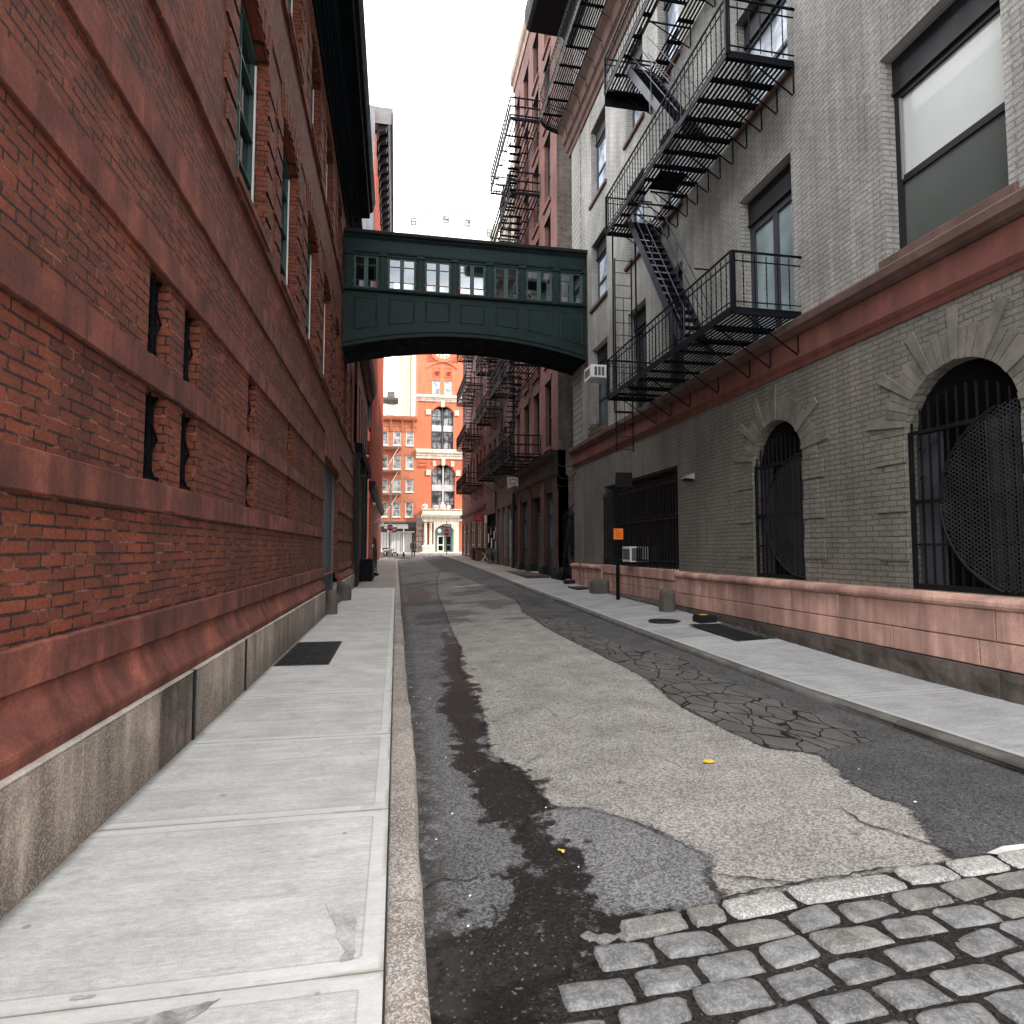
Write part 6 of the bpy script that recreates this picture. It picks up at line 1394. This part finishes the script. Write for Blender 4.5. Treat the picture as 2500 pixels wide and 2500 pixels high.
m.boxm(MP, 4.75, 5.4, 5.98, 6.45, .0, .3, .05); m.boxm(MP, 4.9, 5.25, 6.45, 6.75, .05, .25, .05); part('porch_cresting', m, M_['limestone'], ct)
m = MB(); wall(m, MP, 4.1, 6.9, GZ, 4.62, [(4.25, 6.35, GZ, 4.18, .5, .62)]); part('porch_arch', m, M_['limestone'], ct)
m = MB(); P = arc_pts(4.2, 6.4, 4.22, .65, 14); Q = arc_pts(4.05, 6.55, 4.36, .72, 14)
for k in range(14): m.add([MP(*p, e) for e in (-.05, .02) for p in (P[k], P[k + 1], Q[k + 1], Q[k])], [(0, 1, 2, 3), (0, 1, 5, 4), (2, 3, 7, 6)])
part('arch_hood', m, M_['limestone'], ct)
m = MB(); m.boxm(MP, 4.2, 6.4, GZ, 3.3, .6, .65); m.boxm(MP, 4.2, 6.4, 3.3, 4.2, .55, .6); part('porch_doors', m, M_['mint'], ct)
for u in (4.55, 5.42):
    f = win(ct, MP, u, u + .75, GZ + .1, 3.0, .54, M_['mint'] if u > 5 else M_['frame_white'], M_['glass_dark'], .13, (), (.42,), .12, name='porch_door')
m = MB(); m.lathe([(.005, 3.25), (.16, 3.32), (.22, 3.5), (.16, 3.68), (.005, 3.75)], (4.72, py + .1, 0), 14); part('globe_lamp', m, M_['frame_white'], ct)
m = MB()
for k in range(6): m.boxm(ME, 2.25, 2.9, GZ + k * .62, GZ + k * .62 + .56, -.25 + .02 * (k % 2), .02, .03)
m.boxm(ME, 2.2, 2.95, 4.75, 5.3, -.3, .02, .05); part('rusticated_pier', m, stone('grey_rustic_stone', (.36, .33, .30), var=.2), ct)
m = MB(); m.boxm(ME, 2.6, 7.6, GZ - .1, GZ + .08, -1.5, -.1); part('porch_step', m, M_['limestone'], ct)
m = MB(); m.add([(TX0 - .4, FY - .4, 33.5), (TX1, FY - .4, 33.5), (TX1, FY + 8, 33.5), (TX0 - .4, FY + 8, 33.5), (5.8, FY + 4, 36)], [(0, 1, 4), (1, 2, 4), (2, 3, 4), (3, 0, 4)]); part('roof', m, M_['roof_dark'], ct)
# --- towers beyond
hr = thing('cream_high_rise', 'pale cream high-rise with stepped top showing above the footbridge roof', 'building', (10, 150, 0))
M_['cream'] = stone('cream_cladding', (.80, .76, .60), var=.06, streak=.25, bump=.05)
m = MB(); m.box(-.2, 26, 150, 185, 0, 79); part('wall', m, M_['cream'], hr)
for bx_ in ((7.3, 20, 151, 175, 79, 86.5), (20.01, 25, 151.2, 175, 79, 84.5), (1.5, 5.6, 151, 165, 79, 84.5)): part('top_storey', MB().box(*bx_), M_['cream'], hr)
for (x, z) in ((3.4, 83.2), (11.5, 84.5), (16.9, 84.2), (22.6, 82.2)): win(hr, lambda u, v, d: (u, 150.9 + d, v), x - .7, x + .7, z - .9, z + .9, .0, M_['frame_grey'], M_['glass_far'], .12, (), (.5,))
for a, b, z0 in ((1.45, 5.7, 84.5), (7.2, 20.1, 86.5)): part('parapet', MB().boxm(lambda u, v, d: (u, 150 + d, v), a, b, z0, z0 + .4, .7, 1.2), M_['frame_white'], hr)
for k in range(5):
    m = MB(); x = .35 + k * .62; m.box(x, x + .22, 149.85, 150.05, 0, 78.5); part('window_strip', m, stone('yellow_green_panel', (.52, .50, .26)), hr)
m = MB(); m.box(3.2, 26, 149.2, 149.99, 0, 70); part('grey_wing', m, stone('pale_grey_cladding', (.50, .50, .52), var=.05), hr)
cb = thing('corner_cupola_building', 'distant cream building with columned corner and dark cornice behind the orange brick roofs', 'building', (-1, 110, 0))
m = MB(); m.box(-2.0, -.25, 110, 120, 0, 27.2); part('wall', m, M_['limestone'], cb)
for x in (-1.75, -.6): m = MB(); m.lathe([(.22, 20), (.19, 27)], (x, 109.8, 0), 10); part('column', m, M_['limestone'], cb)
m = MB(); m.extr([(27.2, .2), (27.2, -.3), (27.8, -.9), (28.2, -1.0), (28.25, .3)], lambda u, v, d: (u, 110 + d, v), -2.9, .1); m.box(-1.9, -.5, 110.5, 116, 28.2, 29.6); part('cornice', m, M_['guard'], cb)

# ================================================================== STREET FURNITURE AND PEOPLE AT THE CROSSING
def text_mesh(txt, size, loc, mat, par, name='lettering', depth=.002):
    cu = bpy.data.curves.new('t', 'FONT'); cu.body = txt; cu.size = size; cu.align_x = 'CENTER'; cu.align_y = 'CENTER'; cu.extrude = depth
    o = bpy.data.objects.new('t', cu); COL.objects.link(o); bpy.context.view_layer.update()
    me = bpy.data.meshes.new_from_object(o.evaluated_get(bpy.context.evaluated_depsgraph_get())); bpy.data.objects.remove(o)
    b = MB(); b.add([(loc[0] + v.co.x, loc[1] - v.co.z, loc[2] + v.co.y) for v in me.vertices], [tuple(p.vertices) for p in me.polygons]); bpy.data.meshes.remove(me)
    return part(name, b, mat, par)
def stop_sign(x, y, zg, zc, r, label, one_way=False):
    t = thing('stop_sign', label, 'stop sign', (x, y, zg), 'stop signs at the far crossing')
    m = MB(); m.tube([(x, y, zg), (x, y, zc + r + (.75 if one_way else 4.2))], .035 if one_way else .06, 8); part('post', m, M_['iron'] if one_way else M_['galv'], t)
    for rr, dd_, mt, nm in ((r, -.07, 'sign_white', 'sign_border'), (r * .92, -.085, 'sign_red', 'sign_plate')):
        m = MB(); P = [(x + rr * math.cos(a), zc + rr * math.sin(a)) for a in [math.pi / 8 + math.pi / 4 * k for k in range(8)]]
        m.add([(u, y + dd_, v) for u, v in P] + [(u, y + dd_ + .012, v) for u, v in P], [tuple(range(8)), tuple(range(15, 7, -1))] + [(k, (k + 1) % 8, 8 + (k + 1) % 8, 8 + k) for k in range(8)]); pl_ = part(nm, m, M_[mt], t)
    text_mesh('STOP', r * .78, (x, y - .092, zc), M_['sign_white'], pl_)
    if one_way:
        z1 = zc + r + .16; m = MB(); m.box(x - .44, x + .44, y - .075, y - .06, z1, z1 + .28); ow = part('one_way_sign', m, M_['ink'], t)
        m = MB(); m.add([(x - .38, y - .082, z1 + .07), (x + .2, y - .082, z1 + .07), (x + .2, y - .082, z1 + .02), (x + .4, y - .082, z1 + .14), (x + .2, y - .082, z1 + .26), (x + .2, y - .082, z1 + .21), (x - .38, y - .082, z1 + .21)], [(0, 1, 2, 3, 4, 5, 6)]); ar = part('arrow', m, M_['sign_white'], ow); text_mesh('ONE WAY', .11, (x - .06, y - .088, z1 + .14), M_['ink'], ar)
    return t
stop_sign(-.58, 60, ZL(60), 3.53, .34, 'red stop sign on a tall grey pole at the far left corner')
stop_sign(4.83, 60, ZR(60), 3.10, .36, 'red stop sign below a one way arrow in front of the stone porch', True)
t = thing('street_sign_pole', 'thin dark pole with a red sign right of the left stop sign', 'sign post', (.02, 60.5, .6)); m = MB(); m.tube([(.05, 60.5, .5), (.05, 60.5, 3.75)], .03, 6); part('post', m, M_['galv'], t)
m = MB(); m.box(-.42, .03, 60.43, 60.46, 3.1, 3.6); p_ = part('sign_panel', m, M_['sign_red'], t); m = MB(); m.box(-.34, -.05, 60.42, 60.428, 3.38, 3.44); m.box(-.34, -.1, 60.42, 60.428, 3.24, 3.29); part('lettering', m, M_['sign_white'], p_)
# motorcycle
mc = thing('motorcycle', 'white motorcycle parked at the far left corner behind the stop sign', 'motorcycle', (-.6, 63, .6)); zg = zroad(0, 62.9) + .06; yb = 62.9
def wheel(x):
    w = MB(); w.lathe([(.22, -.06), (.29, -.06), (.32, 0), (.29, .06), (.22, .06), (.22, -.06)], (x, yb, zg + .32), 20, 'y'); wo = part('wheel', w, M_['black'], mc)
    w = MB()
    for k in range(10): a = 2 * math.pi * k / 10; w.bar((x, yb, zg + .32), (x + .23 * math.cos(a), yb, zg + .32 + .23 * math.sin(a)), .012)
    w.lathe([(.2, -.03), (.225, 0), (.2, .03)], (x, yb, zg + .32), 20, 'y'); part('rim', w, M_['galv'], wo)
wheel(-.12); wheel(-1.4)
m = MB(); m.tube([(-1.4, yb, zg + .5), (-1.15, yb, zg + .75), (-.7, yb, zg + .78), (-.45, yb, zg + .95), (-.32, yb, zg + .8)], [.1, .2, .22, .2, .08], 10); part('body', m, M_['white'], mc)
m = MB(); m.bar((-.3, yb - .1, zg + .9), (-.12, yb - .1, zg + .32), .05); m.bar((-.3, yb + .1, zg + .9), (-.12, yb + .1, zg + .32), .05); m.tube([(-.42, yb - .38, zg + 1.08), (-.32, yb - .1, zg + 1.02), (-.32, yb + .1, zg + 1.02), (-.42, yb + .38, zg + 1.08)], .02, 6); part('fork', m, M_['galv'], mc)
m = MB(); m.box(-1.0, -.45, yb - .17, yb + .17, zg + .22, zg + .58); part('engine', m, M_['steel_dark'], mc)
m = MB(); m.tube([(-1.35, yb, zg + .88), (-.75, yb, zg + .92)], [.12, .14], 8); part('seat', m, M_['black'], mc)
m = MB(); m.lathe([(.02, -.2), (.12, -.16), (.13, -.1)], (0, yb, zg + .9), 12, 'x'); part('headlight', m, M_['frame_white'], mc)
m = MB(); m.box(-.85, -.4, yb - .45, yb - .22, zg + .25, zg + .7); part('pannier', m, M_['galv'], mc)

def skin_body(name, label, cat, joints, edges, mat_fn, loc, lv=1):
    me = bpy.data.meshes.new(name); me.from_pydata([j[:3] for j in joints], edges, []); o = bpy.data.objects.new(name, me); COL.objects.link(o)
    bpy.context.view_layer.objects.active = o
    md = o.modifiers.new('s', 'SKIN'); sv = me.skin_vertices[0].data
    for i, j in enumerate(joints): sv[i].radius = (j[3], j[4] if len(j) > 4 else j[3])
    sv[0].use_root = True; md.use_smooth_shade = True
    s2 = o.modifiers.new('d', 'SUBSURF'); s2.levels = lv; s2.render_levels = lv
    bpy.context.view_layer.update(); nm = bpy.data.meshes.new_from_object(o.evaluated_get(bpy.context.evaluated_depsgraph_get()))
    bpy.data.objects.remove(o); b = MB(); b.add([tuple(v.co) for v in nm.vertices], [tuple(p.vertices) for p in nm.polygons], True); bpy.data.meshes.remove(nm)
    return b
px_, py_, pz_ = 1.68, 62.0, zroad(1.68, 62.0) - .004
if True:
    O = lambda x, y, z: (px_ + x, py_ + y, pz_ + z)
    pe = thing('person', 'person in a brown-grey coat and dark trousers standing on the far crossing', 'person', (px_, py_, pz_))
    J = [(*O(0, 0, .95), .15, .11), (*O(0, 0, 1.15), .15, .10), (*O(0, 0, 1.38), .17, .10), (*O(0, 0, 1.5), .06, .06), (*O(0, -.02, 1.6), .095, .11), (*O(0, -.02, 1.72), .075, .09),
         (*O(.19, 0, 1.42), .065), (*O(.25, .0, 1.14), .05), (*O(.23, -.08, .90), .04), (*O(.215, -.10, .83), .045, .025), (*O(-.19, 0, 1.42), .065), (*O(-.26, .0, 1.14), .05), (*O(-.25, -.06, .89), .04), (*O(-.245, -.08, .82), .045, .025),
         (*O(.10, 0, .86), .095), (*O(.12, 0, .48), .06), (*O(.125, .01, .10), .042), (*O(.135, -.13, .045), .04, .035), (*O(-.10, 0, .86), .095), (*O(-.12, 0, .48), .06), (*O(-.125, .01, .10), .042), (*O(-.14, -.13, .045), .04, .035)]
    E_ = [(0, 1), (1, 2), (2, 3), (3, 4), (4, 5), (2, 6), (6, 7), (7, 8), (8, 9), (2, 10), (10, 11), (11, 12), (12, 13), (0, 14), (14, 15), (15, 16), (16, 17), (0, 18), (18, 19), (19, 20), (20, 21)]
    b = skin_body('body', '', '', J, E_, None, None)
    t_ = NT('person_skin_and_trousers'); zz = t_.n('ShaderNodeSeparateXYZ', {0: t_.obj()}).outputs[2]
    t_.fin(t_.mix(t_.ramp(zz, 1.45, 1.46), (.018, .018, .022), (.20, .11, .08)), .7); bd = part('body', b, t_.m, pe)
    m = MB()   # coat as an open shell around the trunk, hem at the thighs, with a dark opening
    prof = [(.70, .235, .17), (.95, .225, .15), (1.15, .205, .14), (1.35, .235, .145), (1.46, .19, .12), (1.52, .09, .085)]
    n = 18; vs = [O(rx * math.sin(2 * math.pi * k / n), -ry * math.cos(2 * math.pi * k / n), z_) for z_, rx, ry in prof for k in range(n)]
    m.add(vs, [(i * n + k, i * n + (k + 1) % n, (i + 1) * n + (k + 1) % n, (i + 1) * n + k) for i in range(len(prof) - 1) for k in range(n)], True)
    for s_ in (1, -1): m.tube([O(s_ * .20, 0, 1.43), O(s_ * .275, .0, 1.14), O(s_ * .25, -.075, .93)], [.085, .07, .055], 8)
    coat = part('coat', m, paint('brown_grey_coat', (.16, .125, .115), .9, .2), pe)
    m = MB(); m.add([O(-.055, -.172, .85), O(.055, -.172, .85), O(.06, -.16, 1.2), O(.05, -.155, 1.4), O(0, -.11, 1.54), O(-.05, -.155, 1.4), O(-.06, -.16, 1.2)], [(0, 1, 2, 3, 4, 5, 6)]); part('dark_shirt', m, M_['ink'], pe)
    m = MB(); m.lathe([(.01, 1.775), (.07, 1.755), (.1, 1.70), (.102, 1.65), (.09, 1.60)], (px_, py_ + .015, pz_), 12); part('hair', m, M_['ink'], pe)
    m = MB()
    for s_ in (-1, 1): m.box(px_ + s_ * .035 - .012, px_ + s_ * .035 + .012, py_ - .128, py_ - .118, pz_ + 1.645, pz_ + 1.66)
    m.box(px_ - .012, px_ + .012, py_ - .148, py_ - .118, pz_ + 1.60, pz_ + 1.635); m.box(px_ - .03, px_ + .03, py_ - .128, py_ - .112, pz_ + 1.56, pz_ + 1.57); part('face', m, M_['ink'], bd)
dx, dy, dz = .74, 61.6, zroad(.74, 61.6) - .004
if True:
    O = lambda x, y, z: (dx + x, dy + y, dz + z)
    dg = thing('dog', 'dark dog standing to the left of the person at the far crossing', 'dog', (dx, dy, dz))
    J = [(*O(0, .25, .42), .10, .11), (*O(0, 0, .40), .11, .13), (*O(0, -.2, .42), .10, .12), (*O(0, -.33, .54), .065), (*O(0, -.40, .62), .07), (*O(0, -.53, .58), .035),
         (*O(.08, -.2, .28), .05), (*O(.08, -.22, .14), .03), (*O(.08, -.24, .03), .032), (*O(-.08, -.2, .28), .05), (*O(-.08, -.22, .14), .03), (*O(-.08, -.24, .03), .032),
         (*O(.08, .24, .28), .06), (*O(.08, .32, .17), .03), (*O(.08, .28, .03), .032), (*O(-.08, .24, .28), .06), (*O(-.08, .32, .17), .03), (*O(-.08, .28, .03), .032), (*O(0, .42, .46), .025), (*O(0, .52, .34), .015)]
    b = skin_body('body', '', '', J, [(0, 1), (1, 2), (2, 3), (3, 4), (4, 5), (2, 6), (6, 7), (7, 8), (2, 9), (9, 10), (10, 11), (0, 12), (12, 13), (13, 14), (0, 15), (15, 16), (16, 17), (0, 18), (18, 19)], None, None)
    part('body', b, paint('dark_fur', (.025, .02, .018), .9, .3), dg)
    m = MB()
    for s_ in (-1, 1): m.add([O(s_ * .05, -.38, .67), O(s_ * .085, -.37, .58), O(s_ * .055, -.44, .6)], [(0, 1, 2)])
    part('ears', m, M_['ink'], dg)
